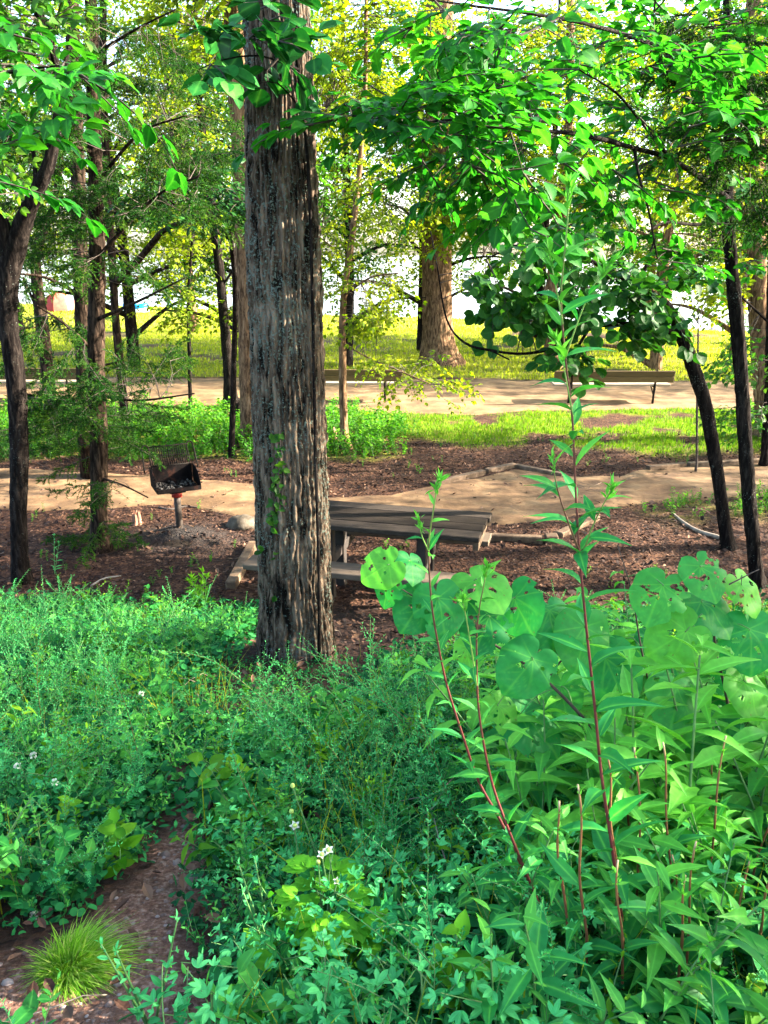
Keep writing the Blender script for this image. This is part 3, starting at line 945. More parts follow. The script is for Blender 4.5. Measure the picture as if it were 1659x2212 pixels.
for a in range(9):
    th = a * 2.4; s0 = ex[8 + 2 * a % 20, :3]; e = s0 + np.array([math.cos(th) * 1.9, math.sin(th) * 1.9, .9 + .1 * a]); l = resample(np.array([[*s0, .05], [*((s0 + e) / 2 + [0, 0, .2]), .035], [*e, .012]]), .15); bl.append(l); tube(mb, l[:, :3], l[:, 3], 6)
mb.obj('trunk', M['bark_big'], root)
cm = MB(); grow(cm, np.vstack([ell(l[-1, :3], (1.0, 1.0, .6), 26) for l in bl]), limb_nodes(bl), BGM, (.8, 1.3))
crown(root, cm, [M['mid_leaf'], M['twig']])

# climbing creeper on the big trunk
vr = thing('climbing_creeper', 'bright green creeper climbing the front of the thick grey ridged trunk', 'creeper', P(605, 1110, 4.12))
mb = MB(); vp = []
for a, b in ((605, 1112), (600, 1075), (608, 1050), (610, 1010), (616, 985), (612, 965), (616, 940), (613, 915)):
    q = P(a, b, 4.3); tr = .205; xc = P(627, b, 4.3)[0]; dx = q[0] - xc; vp.append([q[0], 4.3 - math.sqrt(max(.001, tr * tr - dx * dx)) - .012, q[2]])
vp = resample(np.array(vp), .02); tube(mb, vp, .003, 5, m=1)
mb.obj('stem', [M['twig'], M['twig']], vr)
mb = MB(); pp = np.repeat(vp, 3, 0) + rng.normal(size=(len(vp) * 3, 3)) * [.018, .004, .01]
leaves_on(mb, pp, 'ov4', .042, 1.3, .5, updir=(0, -1, .25), spiral=False, droop=.5)
q = np.array([[P(a, b, 4.3)[0], 4.09, P(a, b, 4.3)[2]] for a, b in ((598, 1095), (612, 1100), (570, 1150), (578, 1152), (600, 1170), (604, 1175), (605, 1255), (560, 1168))])
leaves_on(mb, q, 'ov4', .045, 1.3, .5, updir=(0, -1, .2), droop=.4)
mb.obj('foliage', [M['mid_leaf']], vr)

# -- brown trunk half hidden behind the ridged one
r_, L_, nd = tree('brown_tree', 'straight brown trunk half hidden behind the thick grey ridged trunk', 'tree',
                  [(543, 968, 12.0, 44), (540, 900, 12, 40), (533, 650, 12, 40), (522, 330, 12, 42), (508, 100, 12, 42), (500, -60, 12, 40)], M['bark_brown'], 40, .04, top=5,
                  limbs=[[(517, 200, 12, 16), (470, 130, 12.4, 10), (430, 60, 12.6, 6)], [(525, 420, 12, 12), (600, 330, 12.5, 8), (700, 260, 13, 5)]])
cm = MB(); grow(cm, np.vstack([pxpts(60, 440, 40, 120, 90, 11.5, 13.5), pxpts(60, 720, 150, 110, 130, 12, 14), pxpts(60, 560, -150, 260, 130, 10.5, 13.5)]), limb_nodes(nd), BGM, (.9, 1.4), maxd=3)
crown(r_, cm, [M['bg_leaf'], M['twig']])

# -- forked dark tree at the left edge
r_, L_, nd = tree('forked_tree', 'dark trunk that forks at head height, at the left edge of the clearing', 'tree',
                  [(44, 1225, 6.6, 33), (40, 1100, 6.6, 33), (42, 980, 6.6, 36), (34, 820, 6.6, 38), (18, 700, 6.6, 38), (16, 610, 6.6, 44), (32, 540, 6.6, 44), (62, 450, 6.55, 32), (98, 375, 6.5, 26), (118, 300, 6.5, 22), (128, 200, 6.5, 19), (112, 110, 6.5, 19), (84, 30, 6.5, 19), (66, -60, 6.5, 18)],
                  M['bark_dark'], 36, .03, top=3,
                  limbs=[[(22, 560, 6.6, 40), (2, 480, 6.55, 34), (-50, 400, 6.5, 26), (-110, 250, 6.4, 20), (-120, 0, 6.4, 14)],
                         [(76, 420, 6.5, 10), (72, 330, 6.5, 9), (30, 265, 6.4, 7), (0, 235, 6.3, 6)],
                         [(125, 180, 6.5, 9), (150, 100, 6.6, 7), (152, 20, 6.7, 5)]])
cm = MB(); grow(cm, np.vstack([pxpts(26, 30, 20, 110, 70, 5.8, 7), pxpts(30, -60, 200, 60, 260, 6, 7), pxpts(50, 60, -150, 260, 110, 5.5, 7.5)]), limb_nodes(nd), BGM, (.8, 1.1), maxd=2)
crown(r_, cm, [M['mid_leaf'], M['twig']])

# -- cedars on the left
def cedar(label, pts, limbs, areas, extra=0, **kw):
    r_, L_, nd = tree('cedar_tree', label, 'tree', pts, M['bark_cedar'], 30, .035, limbs=limbs, **kw)
    cm = MB(); A = np.vstack([pxpts(int(a[0] * .62) + 1, *a[1:]) for a in areas])
    q = proj(A); gap = ((q[:, 0] > 215) & (q[:, 0] < 390) & (q[:, 1] > 570) & (q[:, 1] < 770)) | ((q[:, 0] > 20) & (q[:, 0] < 190) & (q[:, 1] > 570) & (q[:, 1] < 700))
    A = A[~(gap & (rng.random(len(A)) < .85))]
    grow(cm, A, limb_nodes(nd), CED, (.75, 1.35), twr=.007, flat=.35, up=-.12, dcs=.12, maxd=2.2)
    crown(r_, cm, [M['cedar'], M['twig']]); return r_


cedar('shaggy cedar whose green-fringed lower trunk stands nearest the grill', 
      [(217, 1192, 7.4, 36), (214, 1080, 7.4, 34), (213, 940, 7.4, 36), (208, 780, 7.4, 34), (210, 600, 7.5, 34), (207, 400, 7.6, 30), (200, 200, 7.7, 26), (196, -40, 7.8, 22)],
      [[(210, 690, 7.4, 9), (300, 650, 7.2, 6), (400, 600, 7.0, 3)], [(212, 855, 7.4, 7), (300, 865, 7.2, 5), (420, 850, 7.0, 3)], [(210, 870, 7.4, 8), (120, 858, 7.2, 6), (40, 850, 7.0, 4)],
       [(205, 760, 7.4, 8), (140, 700, 7.2, 6), (80, 660, 7.0, 4)], [(208, 560, 7.5, 10), (330, 430, 7.4, 6), (430, 380, 7.2, 4)], [(205, 400, 7.6, 9), (300, 290, 7.4, 6), (400, 250, 7.2, 3)], [(204, 330, 7.6, 9), (100, 300, 7.4, 6), (0, 290, 7.2, 4)],
       [(213, 1030, 7.4, 7), (270, 1050, 7.2, 4), (320, 1075, 7.1, 3)], [(200, 120, 7.7, 9), (300, 60, 7.6, 5), (380, 20, 7.5, 3)]],
      [(20, 215, 1160, 24, 45, 7.3, 7.5), (5, 250, 1045, 40, 12, 6.9, 7.3), (26, 210, 940, 60, 60, 7.1, 7.7), (34, 215, 790, 90, 60, 6.9, 7.8), (9, 340, 810, 50, 40, 6.9, 7.4), (36, 110, 880, 110, 45, 6.8, 7.6), (60, 250, 620, 100, 90, 7, 8),
       (50, 300, 400, 140, 70, 7, 8), (36, 400, 290, 90, 70, 7, 7.8), (60, 120, 300, 130, 60, 7, 8), (40, 140, 480, 90, 70, 7, 8), (50, 250, 130, 140, 90, 7.2, 8), (40, 110, 690, 80, 40, 6.9, 7.5)], top=2)
cedar('slimmer dark cedar trunk just left of the shaggy one nearest the grill',
      [(184, 905, 10.2, 32), (183, 860, 10.2, 32), (178, 700, 10.2, 30), (173, 560, 10.2, 30), (170, 420, 10.2, 30), (163, 250, 10.2, 28), (158, 100, 10.2, 26), (156, -50, 10.2, 24)],
      [[(178, 640, 10.2, 9), (100, 600, 10, 6), (20, 590, 9.8, 4)], [(165, 260, 10.2, 9), (240, 200, 10.4, 6)], [(180, 800, 10.2, 7), (260, 780, 10, 4)]],
      [(26, 60, 600, 90, 50, 9.6, 10.3), (30, 210, 220, 110, 80, 10, 11), (26, 250, 700, 90, 80, 9.6, 10.6), (16, 60, 950, 80, 40, 9.5, 10.5), (24, 240, 900, 90, 50, 9.4, 10.4), (8, 330, 600, 50, 30, 9.6, 10.6), (20, 90, 120, 100, 80, 10, 11)], top=2)
cedar('thin cedar with a sunlit pinkish patch low on its trunk, beside the dark forked tree',
      [(118, 985, 11.5, 24), (110, 880, 11.5, 26), (98, 760, 11.5, 26), (86, 660, 11.5, 26), (78, 560, 11.5, 20), (98, 490, 11.5, 14), (120, 420, 11.5, 12), (140, 250, 11.5, 10), (150, 0, 11.5, 9)],
      [[(90, 690, 11.5, 8), (50, 600, 11.4, 5)], [(100, 500, 11.5, 6), (40, 420, 11.4, 4)]],
      [(14, 50, 640, 50, 50, 11, 12), (14, 60, 420, 80, 60, 11, 12), (10, 110, 860, 50, 30, 11, 11.6)], top=2)
cedar('thin pale cedar stem between the shaggy cedar and the grill',
      [(272, 945, 12.0, 17), (266, 860, 12, 17), (258, 780, 12, 17), (250, 690, 12, 16), (242, 560, 12, 16), (232, 400, 12, 16), (224, 200, 12, 15), (222, -40, 12, 14)],
      [[(250, 610, 11.9, 17), (290, 572, 11.7, 15), (332, 522, 11.4, 14), (352, 500, 11.2, 11), (395, 478, 11, 8), (440, 468, 10.8, 5)]],
      [(5, 265, 770, 40, 30, 11.5, 12.3), (20, 250, 330, 90, 80, 11.5, 12.5), (10, 300, 880, 40, 30, 11.5, 12.2)], top=2)

# dark narrow-leaved sprays left of the big trunk
def small_tree(name, label, pts, limbs, areas, tp, leafm, bark='bark_dark', sc=(.8, 1.2), top=None, maxd=2.5, flat=.5, up=0.0, sides=14, group=None, dc=0.0, twr=.010):
    r_, L_, nd = tree(name, label, 'tree', pts, M[bark], sides, .06, limbs=limbs, top=top, group=group)
    cm = MB(); grow(cm, np.vstack([pxpts(*a) for a in areas]), limb_nodes(nd), tp, sc, flat=flat, up=up, maxd=maxd, dc=dc, twr=twr)
    crown(r_, cm, [M[leafm], M['twig']]); return r_


small_tree('oak_sapling', 'slender sapling with drooping long dark leaves left of the thick grey trunk',
           [(500, 985, 11.2, 14), (505, 800, 11.0, 12), (508, 640, 10.5, 11), (500, 520, 10, 10), (490, 430, 9.6, 8)],
           [[(500, 520, 10, 9), (450, 470, 9.4, 7), (400, 455, 9.0, 5), (360, 430, 8.8, 3)]],
           [(26, 440, 420, 75, 45, 8.6, 9.6), (10, 350, 420, 30, 25, 8.6, 9.2), (12, 490, 460, 30, 30, 8.8, 9.6)], LANCE, 'dark_leaf', maxd=3)
small_tree('sapling', 'black pencil-thin sapling standing alone in front of the far path',
           [(411, 866, 15.4, 8), (409, 760, 15.4, 8), (407, 640, 15.4, 7), (414, 540, 15.4, 6), (420, 440, 15.4, 5)], [[(408, 640, 15.4, 3), (360, 600, 15.2, 2)], [(412, 560, 15.4, 3), (470, 500, 15.2, 2)]],
           [(20, 380, 610, 50, 40, 15, 15.8), (36, 420, 500, 60, 60, 15, 15.8), (8, 400, 690, 30, 20, 15.1, 15.5)], BGM, 'bg_leaf')
small_tree('leaning_tree', 'dark slim trunk leaning left, rising beside the dark stump and the far path',
           [(499, 874, 15.3, 30), (494, 800, 15.3, 24), (484, 690, 15.3, 21), (472, 560, 15.3, 20), (462, 480, 15.3, 18), (440, 300, 15.3, 15), (425, 150, 15.3, 12), (420, -40, 15.3, 9)],
           [[(478, 620, 15.3, 6), (520, 560, 15.1, 4)], [(450, 380, 15.3, 7), (380, 300, 15, 5)], [(432, 220, 15.3, 6), (470, 120, 15, 4)]],
           [(24, 500, 660, 40, 60, 15, 15.6), (40, 380, 280, 90, 80, 14.6, 15.8), (40, 440, 120, 100, 90, 14.6, 15.8)], BGM, 'bg_leaf', top=3)
small_tree('slim_tree', 'slim tree with a pink sunlit foot standing between the thick trunk and the first bench',
           [(747, 975, 11.9, 22), (743, 930, 11.9, 18), (740, 800, 11.9, 16), (741, 660, 11.9, 14), (762, 500, 11.9, 13), (778, 350, 12, 11), (788, 200, 12, 9), (790, 60, 12, 8), (792, -60, 12, 6)],
           [[(741, 640, 11.9, 5), (800, 600, 11.6, 4), (860, 590, 11.4, 3)], [(741, 740, 11.9, 4), (790, 770, 11.6, 3), (860, 800, 11.3, 3), (930, 830, 11, 2)], [(770, 430, 12, 6), (850, 400, 11.8, 4)], [(782, 300, 12, 6), (720, 220, 12, 4)], [(750, 560, 11.9, 5), (700, 520, 11.8, 3)]],
           [(34, 800, 620, 80, 50, 11.2, 12.2), (16, 860, 800, 80, 26, 10.9, 11.6), (12, 950, 835, 40, 30, 10.8, 11.3), (24, 780, 690, 60, 30, 11.2, 12), (44, 840, 420, 110, 80, 11.3, 12.4), (44, 740, 220, 90, 110, 11.4, 12.6), (18, 710, 520, 30, 50, 11.4, 12.2), (40, 850, 80, 100, 80, 11.4, 12.4)], BGM, 'bg_leaf', bark='bark_brown', sc=(.55, .95), top=2)
# broad oak on the lawn
r_, L_, nd = tree('oak_tree', 'broad old brown trunk with flared roots standing on the sunny lawn', 'tree',
                  [(950, 788, 21.7, 72), (947, 740, 21.7, 62), (944, 600, 21.7, 62), (944, 450, 21.7, 62), (948, 300, 21.7, 60), (950, 100, 21.7, 56), (950, -60, 21.7, 50)], M['bark_brown'], 90, .05, flare=1.55, top=6,
                  limbs=[[(946, 420, 21.7, 26), (1040, 320, 21, 18), (1160, 260, 20, 10)], [(944, 380, 21.7, 24), (860, 280, 21.5, 16), (780, 220, 21, 8)], [(948, 250, 21.7, 26), (1060, 120, 22, 16), (1200, 60, 22.5, 8)]],
                  disp=bark_disp(34, .035, 12, .5))
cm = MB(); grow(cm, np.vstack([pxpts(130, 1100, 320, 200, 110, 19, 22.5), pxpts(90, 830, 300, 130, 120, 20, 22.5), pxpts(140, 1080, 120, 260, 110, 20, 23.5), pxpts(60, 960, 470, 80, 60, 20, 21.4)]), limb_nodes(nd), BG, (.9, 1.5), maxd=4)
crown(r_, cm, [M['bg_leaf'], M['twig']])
small_tree('reddish_tree', 'reddish trunk behind the plank bench, mostly hidden by dark round leaves',
           [(1194, 800, 20.8, 32), (1190, 740, 20.8, 28), (1190, 640, 20.8, 27), (1205, 520, 20.8, 24), (1220, 380, 20.8, 22), (1230, 200, 20.8, 18), (1232, -40, 20.8, 14)], [[(1205, 500, 20.8, 12), (1300, 400, 20.4, 8)], [(1220, 360, 20.8, 10), (1140, 260, 20.6, 6)]],
           [(80, 1300, 380, 130, 80, 19.5, 21.5), (60, 1160, 240, 110, 90, 19.8, 21.5), (60, 1250, 100, 120, 90, 20, 21.8)], BG, 'bg_leaf', bark='bark_brown', sc=(.9, 1.4), top=3, maxd=4)

# redbud with dark round leaves hanging over the bench
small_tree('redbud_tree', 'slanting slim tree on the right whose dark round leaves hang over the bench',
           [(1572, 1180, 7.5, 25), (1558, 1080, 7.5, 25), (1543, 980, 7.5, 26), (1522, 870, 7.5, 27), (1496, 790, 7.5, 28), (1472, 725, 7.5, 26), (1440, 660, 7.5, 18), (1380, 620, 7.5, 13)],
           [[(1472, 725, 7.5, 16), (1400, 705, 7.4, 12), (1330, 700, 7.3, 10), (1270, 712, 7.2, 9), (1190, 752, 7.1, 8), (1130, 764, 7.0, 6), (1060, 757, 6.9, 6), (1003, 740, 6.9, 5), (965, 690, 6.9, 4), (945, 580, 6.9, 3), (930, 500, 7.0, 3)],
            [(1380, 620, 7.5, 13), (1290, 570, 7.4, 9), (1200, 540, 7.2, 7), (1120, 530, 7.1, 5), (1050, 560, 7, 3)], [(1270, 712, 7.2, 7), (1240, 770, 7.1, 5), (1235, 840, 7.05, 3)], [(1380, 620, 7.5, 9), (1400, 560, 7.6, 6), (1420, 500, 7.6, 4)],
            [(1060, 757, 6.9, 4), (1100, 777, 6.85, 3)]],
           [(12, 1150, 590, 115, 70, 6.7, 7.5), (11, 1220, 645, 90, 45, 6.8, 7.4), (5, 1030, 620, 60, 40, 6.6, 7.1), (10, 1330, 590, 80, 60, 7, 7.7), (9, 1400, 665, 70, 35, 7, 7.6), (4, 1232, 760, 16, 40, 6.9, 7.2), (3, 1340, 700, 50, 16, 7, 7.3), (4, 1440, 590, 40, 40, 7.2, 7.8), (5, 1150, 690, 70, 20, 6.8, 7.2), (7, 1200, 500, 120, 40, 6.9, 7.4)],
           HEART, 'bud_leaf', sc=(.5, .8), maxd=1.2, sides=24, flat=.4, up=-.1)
r_, L_, nd = tree('elm_tree', 'dark upright trunk right of the slanting tree, its branches spreading over the clearing', 'tree',
                  [(1636, 1262, 6.55, 26), (1622, 1120, 6.55, 27), (1611, 980, 6.55, 28), (1602, 830, 6.55, 27), (1592, 700, 6.55, 28), (1580, 580, 6.5, 26), (1572, 450, 6.5, 23), (1574, 300, 6.4, 19), (1572, 150, 6.3, 17), (1570, -50, 6.2, 15)], M['bark_dark'], 36, .03, top=3,
                  limbs=[[(1574, 430, 6.4, 12), (1530, 395, 5.8, 12), (1450, 345, 5.0, 11), (1370, 320, 4.5, 10), (1250, 290, 4.1, 9), (1130, 280, 3.9, 7), (1010, 260, 3.8, 6), (880, 262, 3.7, 4), (760, 250, 3.65, 3)],
                         [(1573, 200, 6.3, 12), (1500, 140, 5.6, 11), (1420, 100, 5.0, 10), (1300, 60, 4.5, 8), (1150, 30, 4.2, 6), (1000, 10, 4.1, 5), (880, -10, 4, 3)],
                         [(1560, 480, 6.4, 10), (1500, 485, 5.9, 7), (1440, 480, 5.4, 5), (1400, 500, 5, 4)],
                         [(1370, 320, 4.5, 8), (1380, 380, 4.4, 6), (1400, 450, 4.3, 5), (1420, 560, 4.3, 3)],
                         [(1450, 345, 5.0, 8), (1390, 270, 4.8, 6), (1330, 200, 4.6, 5), (1250, 150, 4.5, 3)]])
cm = MB()
A = np.vstack([pxpts(34, 950, 240, 130, 55, 3.5, 3.95), pxpts(14, 760, 250, 70, 26, 3.5, 3.8), pxpts(30, 1080, 340, 170, 45, 3.6, 4.3), pxpts(46, 1250, 150, 230, 110, 4.0, 4.9), pxpts(30, 1000, 60, 140, 50, 3.8, 4.4), pxpts(34, 1450, 270, 110, 90, 4.2, 5.2),
               pxpts(18, 1360, 400, 100, 50, 4.0, 4.8), pxpts(9, 1405, 540, 50, 50, 4.2, 4.5), pxpts(6, 1130, 460, 70, 20, 3.9, 4.5), pxpts(34, 1480, 80, 120, 90, 4.6, 5.8), pxpts(20, 1580, 560, 60, 120, 6.1, 6.8), pxpts(14, 1600, 420, 70, 80, 5.9, 6.6)])
A = A[rng.random(len(A)) < .52]
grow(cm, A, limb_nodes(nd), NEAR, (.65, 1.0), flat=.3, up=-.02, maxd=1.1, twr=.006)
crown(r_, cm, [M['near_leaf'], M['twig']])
small_tree('reddish_tree', 'thick reddish trunk at the right edge behind the dark upright tree',
           [(1662, 955, 12.5, 44), (1652, 850, 12.5, 42), (1640, 700, 12.5, 40), (1635, 580, 12.5, 38), (1632, 400, 12.5, 36), (1630, 100, 12.5, 32), (1630, -60, 12.5, 30)], [[(1635, 500, 12.5, 14), (1560, 380, 12.2, 9)], [(1632, 250, 12.5, 14), (1540, 150, 12.3, 8)]],
           [(50, 1540, 380, 110, 90, 11.5, 13), (60, 1540, 150, 120, 100, 11.5, 13), (24, 1620, 620, 60, 60, 12, 13)], BGM, 'bg_leaf', bark='bark_brown', sc=(.9, 1.3), top=3, maxd=3, sides=30)
small_tree('dark_tree', 'black slim trunk at the far right edge rising out of bright weeds',
           [(1652, 985, 10.8, 16), (1660, 850, 10.8, 17), (1664, 700, 10.8, 17), (1668, 500, 10.8, 16), (1672, 200, 10.8, 14), (1676, -50, 10.8, 12)], [[(1664, 700, 10.8, 6), (1600, 640, 10.6, 4)]],
           [(20, 1640, 760, 60, 50, 10.4, 11.2), (16, 1620, 900, 60, 40, 10.5, 11.2), (30, 1640, 200, 80, 150, 10.3, 11.2)], BGM, 'mid_leaf', sc=(.7, 1.1), top=2)
# cedar boughs at upper right
cedar('green feathery cedar boughs reaching in at the upper right corner',
      [(1960, 1400, 4.6, 50), (1950, 1000, 4.6, 48), (1940, 600, 4.6, 42), (1920, 300, 4.6, 36), (1900, 0, 4.6, 30), (1895, -200, 4.6, 26)],
      [[(1930, 460, 4.6, 14), (1720, 330, 5.0, 9), (1620, 300, 4.9, 6), (1530, 310, 4.8, 3)], [(1908, 120, 4.6, 13), (1700, 60, 5, 8), (1600, 50, 4.9, 5), (1520, 60, 4.8, 3)], [(1918, 260, 4.6, 12), (1700, 200, 5.1, 8), (1600, 190, 5, 5)]],
      [(26, 1560, 290, 90, 45, 4.7, 5.1), (14, 1640, 270, 50, 60, 4.7, 5.1), (30, 1590, 60, 90, 60, 4.7, 5.2), (16, 1640, 160, 50, 40, 4.8, 5.2), (14, 1640, 420, 50, 40, 4.8, 5.2)])
# near leafy boughs entering at upper left and above the big trunk
r_, L_, nd = tree('maple_tree', 'bright green leafy bough at the upper left corner in front of the cedars', 'tree',
                  [(-420, 1500, 3.4, 60), (-400, 1000, 3.4, 56), (-380, 500, 3.4, 50), (-360, 100, 3.3, 44), (-340, -200, 3.3, 36)], M['bark_dark'], 20, .05, top=2,
                  limbs=[[(-375, 380, 3.35, 18), (-200, 260, 3.1, 12), (-60, 180, 2.95, 8), (60, 150, 2.85, 5), (150, 140, 2.8, 3)], [(-378, 520, 3.35, 14), (-200, 460, 2.9, 9), (-80, 400, 2.6, 6), (0, 370, 2.5, 4)], [(-365, 200, 3.3, 12), (-200, 80, 3.1, 8), (-60, 60, 3, 5), (30, 70, 2.9, 3)]])
cm = MB()
grow(cm, np.vstack([pxpts(6, 70, 140, 80, 22, 2.65, 2.95), pxpts(2, 150, 160, 30, 14, 2.7, 2.9), pxpts(2, -75, 375, 10, 30, 2.45, 2.6), pxpts(3, -90, 220, 50, 40, 2.7, 3.1), pxpts(4, 10, 60, 50, 16, 2.8, 3.1)]), limb_nodes(nd), NEAR, (.6, .8), flat=.3, up=-.1, maxd=.8, twr=.005)
crown(r_, cm, [M['near_leaf'], M['twig']])
r_, L_, nd = tree('vine', 'dark lobed vine leaves hanging across the top of the thick grey ridged trunk', 'vine',
                  [(690, 1440, 4.15, 7), (688, 1200, 4.12, 7), (682, 1000, 4.12, 7), (676, 700, 4.14, 7), (668, 400, 4.14, 7), (655, 250, 4.08, 7), (640, 120, 4.0, 6), (620, 20, 3.95, 6)], M['bark_dark'], 8, .05, flare=1.2,
                  limbs=[[(645, 150, 4.0, 5), (560, 120, 3.85, 4), (480, 130, 3.8, 3), (430, 150, 3.8, 2)], [(655, 240, 4.05, 4), (600, 180, 3.85, 3), (560, 180, 3.8, 2)]])
cm = MB()
A = np.vstack([pxpts(4, 490, 95, 80, 30, 3.7, 3.9), pxpts(5, 600, 50, 80, 55, 3.7, 3.95), pxpts(3, 580, 140, 40, 12, 3.7, 3.9), pxpts(2, 470, 130, 30, 14, 3.7, 3.9)])
grow(cm, A, limb_nodes(nd), [spray_tpl(170 + i, 'ro6', .13, .24, .10, 1, .4, jit=.4) for i in range(3)], (.6, .85), flat=.4, up=-.1, twr=.005, dc=-.2)
crown(r_, cm, [M['herb'], M['twig']], 'foliage')

# -- woodland beyond: separate trees, crowns shared between copies
def proto_crown(seed, R, H_, k, tp, matn, base=1.6):
    global rng
    keep = rng; rng = np.random.default_rng(seed)
    mbt = MB(); nodes = []
    tr = resample(np.array([[0, 0, -.2, .16], [.08, .05, H_ * .3, .12], [-.06, .1, H_ * .65, .08], [0, 0, H_, .025]]), .25)
    tube(mbt, tr[:, :3], tr[:, 3], 14, disp=bark_disp(8, .012, seed)); nodes.append(tr)
    for a in range(11):
        th = a * 2.4 + rng.uniform(-.4, .4); h0 = base * .6 + (H_ - base) * .82 * a / 11; s0 = tr[min(len(tr) - 1, int(h0 / H_ * len(tr)))]
        ln = R * rng.uniform(.65, 1.0) * (1.15 - .5 * a / 11); e = s0[:3] + [math.cos(th) * ln, math.sin(th) * ln, rng.uniform(.3, 1.1)]
        l = resample(np.array([[*s0[:3], s0[3] * .55], [*((s0[:3] + e) / 2 + [0, 0, .25]), s0[3] * .3], [*e, .01]]), .25)
        tube(mbt, l[:, :3], l[:, 3], 6, cap=False); nodes.append(l)
    A = ell((0, 0, base + (H_ - base) * .52), (R, R, (H_ - base) * .6), k, .12)
    cl = rand_dirs(16) * np.array([R, R, (H_ - base) * .55]) * .75 + [0, 0, base + (H_ - base) * .52]
    dd = np.sqrt(((A[:, None] - cl[None]) ** 2).sum(-1)).min(1); A = A[dd < R * .52]
    cmb = MB(); grow(cmb, A, limb_nodes(nodes), tp, (.8, 1.35), maxd=R)
    me_t = mbt.mesh('woodland_trunk', [M['bark_brown'] if seed % 2 else M['bark_dark']]); me_c = cmb.mesh('woodland_crown', [M[matn], M['twig']])
    rng = keep
    return me_t, me_c


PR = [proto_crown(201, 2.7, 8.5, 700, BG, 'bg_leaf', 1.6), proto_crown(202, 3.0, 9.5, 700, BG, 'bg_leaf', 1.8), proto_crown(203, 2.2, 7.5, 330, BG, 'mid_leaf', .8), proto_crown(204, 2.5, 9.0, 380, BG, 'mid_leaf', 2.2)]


def wood_tree(x, y, pr, rz, s, label, grp='sunlit trees between the clearing and the lake'):
    r = thing('woodland_tree', label, 'tree', (x, y, float(HZ(x, y))), grp)
    r.rotation_euler = (0, 0, rz); r.scale = (s, s, s)
    for nm, me in zip(('trunk', 'crown'), PR[pr]):
        o = bpy.data.objects.new(nm, me); COL.objects.link(o); o.parent = r
    return r


WOOD = [
 (-10.2, 17.5, 0, .3, 1.0, 'bushy bright tree farthest left, beyond the left plank bench'),
 (-6.6, 20.5, 1, 1.1, 1.05, 'sunlit tree seen between the forked tree and the shaggy cedar'),
 (-7.6, 13.9, 3, 2.0, .85, 'green tree just behind the cedars at the left'),
 (-4.0, 23.0, 1, 4.0, 1.1, 'yellow-green tree above the pencil-thin sapling'),
 
 (1.2, 24.8, 1, .9, 1.1, 'tall pale green tree left of the broad oak on the lawn'),
 
 (7.2, 20.5, 2, 2.4, 1.1, 'green tree beyond the plank bench, above its right end'),
 (10.6, 23.5, 0, 1.9, 1.15, 'sunny tree behind the slanting slim tree'),
 (17.5, 19.5, 1, 4.6, 1.0, 'tree beyond the dark upright trunk at the right'),
 (13.8, 27.0, 1, 5.6, 1.2, 'sunlit tree farthest right near the shore'),
 (-12.5, 27.0, 1, 2.7, 1.2, 'sunlit tree near the shore behind the leftmost trunks'),
 (-7.5, 31.0, 0, 1.5, 1.25, 'tree at the shore above the blue beach things'),
]
WOOD += [(5.6, 28.5, 1, 3.9, 1.15, 'yellow-green tree right behind the broad oak'), (8.8, 26.5, 0, .7, 1.1, 'pale sunny tree between the broad oak and the slanting tree'), (-3.0, 18.6, 3, 3.3, .9, 'slender green tree between the sapling and the leaning tree'), (-1.0, 21.0, 3, 5.5, 1.0, 'green tree behind the slim pink-footed tree'), (10.4, 19.2, 3, .4, .85, 'young tree between the slanting tree and the shore')]
for w in WOOD: wood_tree(*w)
# unseen trees out to the right, placed to shade the bank and mulch
for w in [(12.4, 4.7, 3, .2, .84, 'unseen shade tree between two others on the bank to the right'), (11.0, 8.0, 3, 1.5, .9, 'unseen shade tree right of the near path, just out of the clearing'), (8.4, 2.1, 3, .5, 1.0, 'unseen shade tree standing on the bank out to the right'), (12.6, 1.4, 1, 2.2, 1.1, 'unseen shade tree at the right beyond the bank'), (17.0, 11.6, 0, 4.4, .9, 'unseen shade tree far to the right of the near path'), (6.4, .4, 3, 3.4, .95, 'unseen shade tree behind the redbud bush')]:
    wood_tree(*w, grp='unseen shade trees to the right of the bank')

# ------------------------------------------------------------------ built objects
M['plank'] = plain_mat('weathered plank', [(.006, .005, .004), (.018, .014, .011), (.075, .062, .052)], 5, .9, .6, stretch=(1.5, 14, 14), spec=.08, tint=True, pos=[.1, .5, .95])
M['plank_seat'] = plain_mat('worn seat plank', [(.03, .023, .017), (.09, .068, .05), (.2, .165, .125)], 5, .9, .5, spec=.1, stretch=(1, 8, 8), tint=True, pos=[.1, .5, .95])
M['post_wood'] = plain_mat('dark post', [(.012, .010, .009), (.035, .028, .024)], 9, .85, .3)
M['bench_wood'] = plain_mat('bench plank', [(.035, .022, .008), (.09, .06, .022), (.18, .125, .06)], 4, .8, .4, stretch=(1, 7, 7), tint=True, pos=[.1, .5, .95])
M['bench_pale'] = plain_mat('bench seat plank', [(.20, .16, .12), (.34, .29, .23)], 5, .8, .4, stretch=(1, 7, 7))
M['iron'] = plain_mat('black iron', [(.003, .003, .003), (.008, .007, .006), (.02, .014, .011)], 14, .7, .3, metal=.0, spec=.1)
M['rust'] = plain_mat('sooty steel', [(.004, .003, .003), (.010, .008, .008), (.07, .025, .016)], 9, .85, .4, metal=.0, spec=.05, pos=[.35, .55, .8])
M['post_steel'] = plain_mat('rusty post', [(.016, .013, .012), (.045, .036, .03), (.10, .08, .065)], 9, .75, .3, metal=.1)
M['ashes'] = plain_mat('charred bits', [(.004, .004, .004), (.012, .011, .010), (.12, .11, .10)], 30, .9, .3, tint=True)
M['red'] = plain_mat('red paint', [(.22, .015, .012), (.34, .03, .02)], 20, .6, .2)
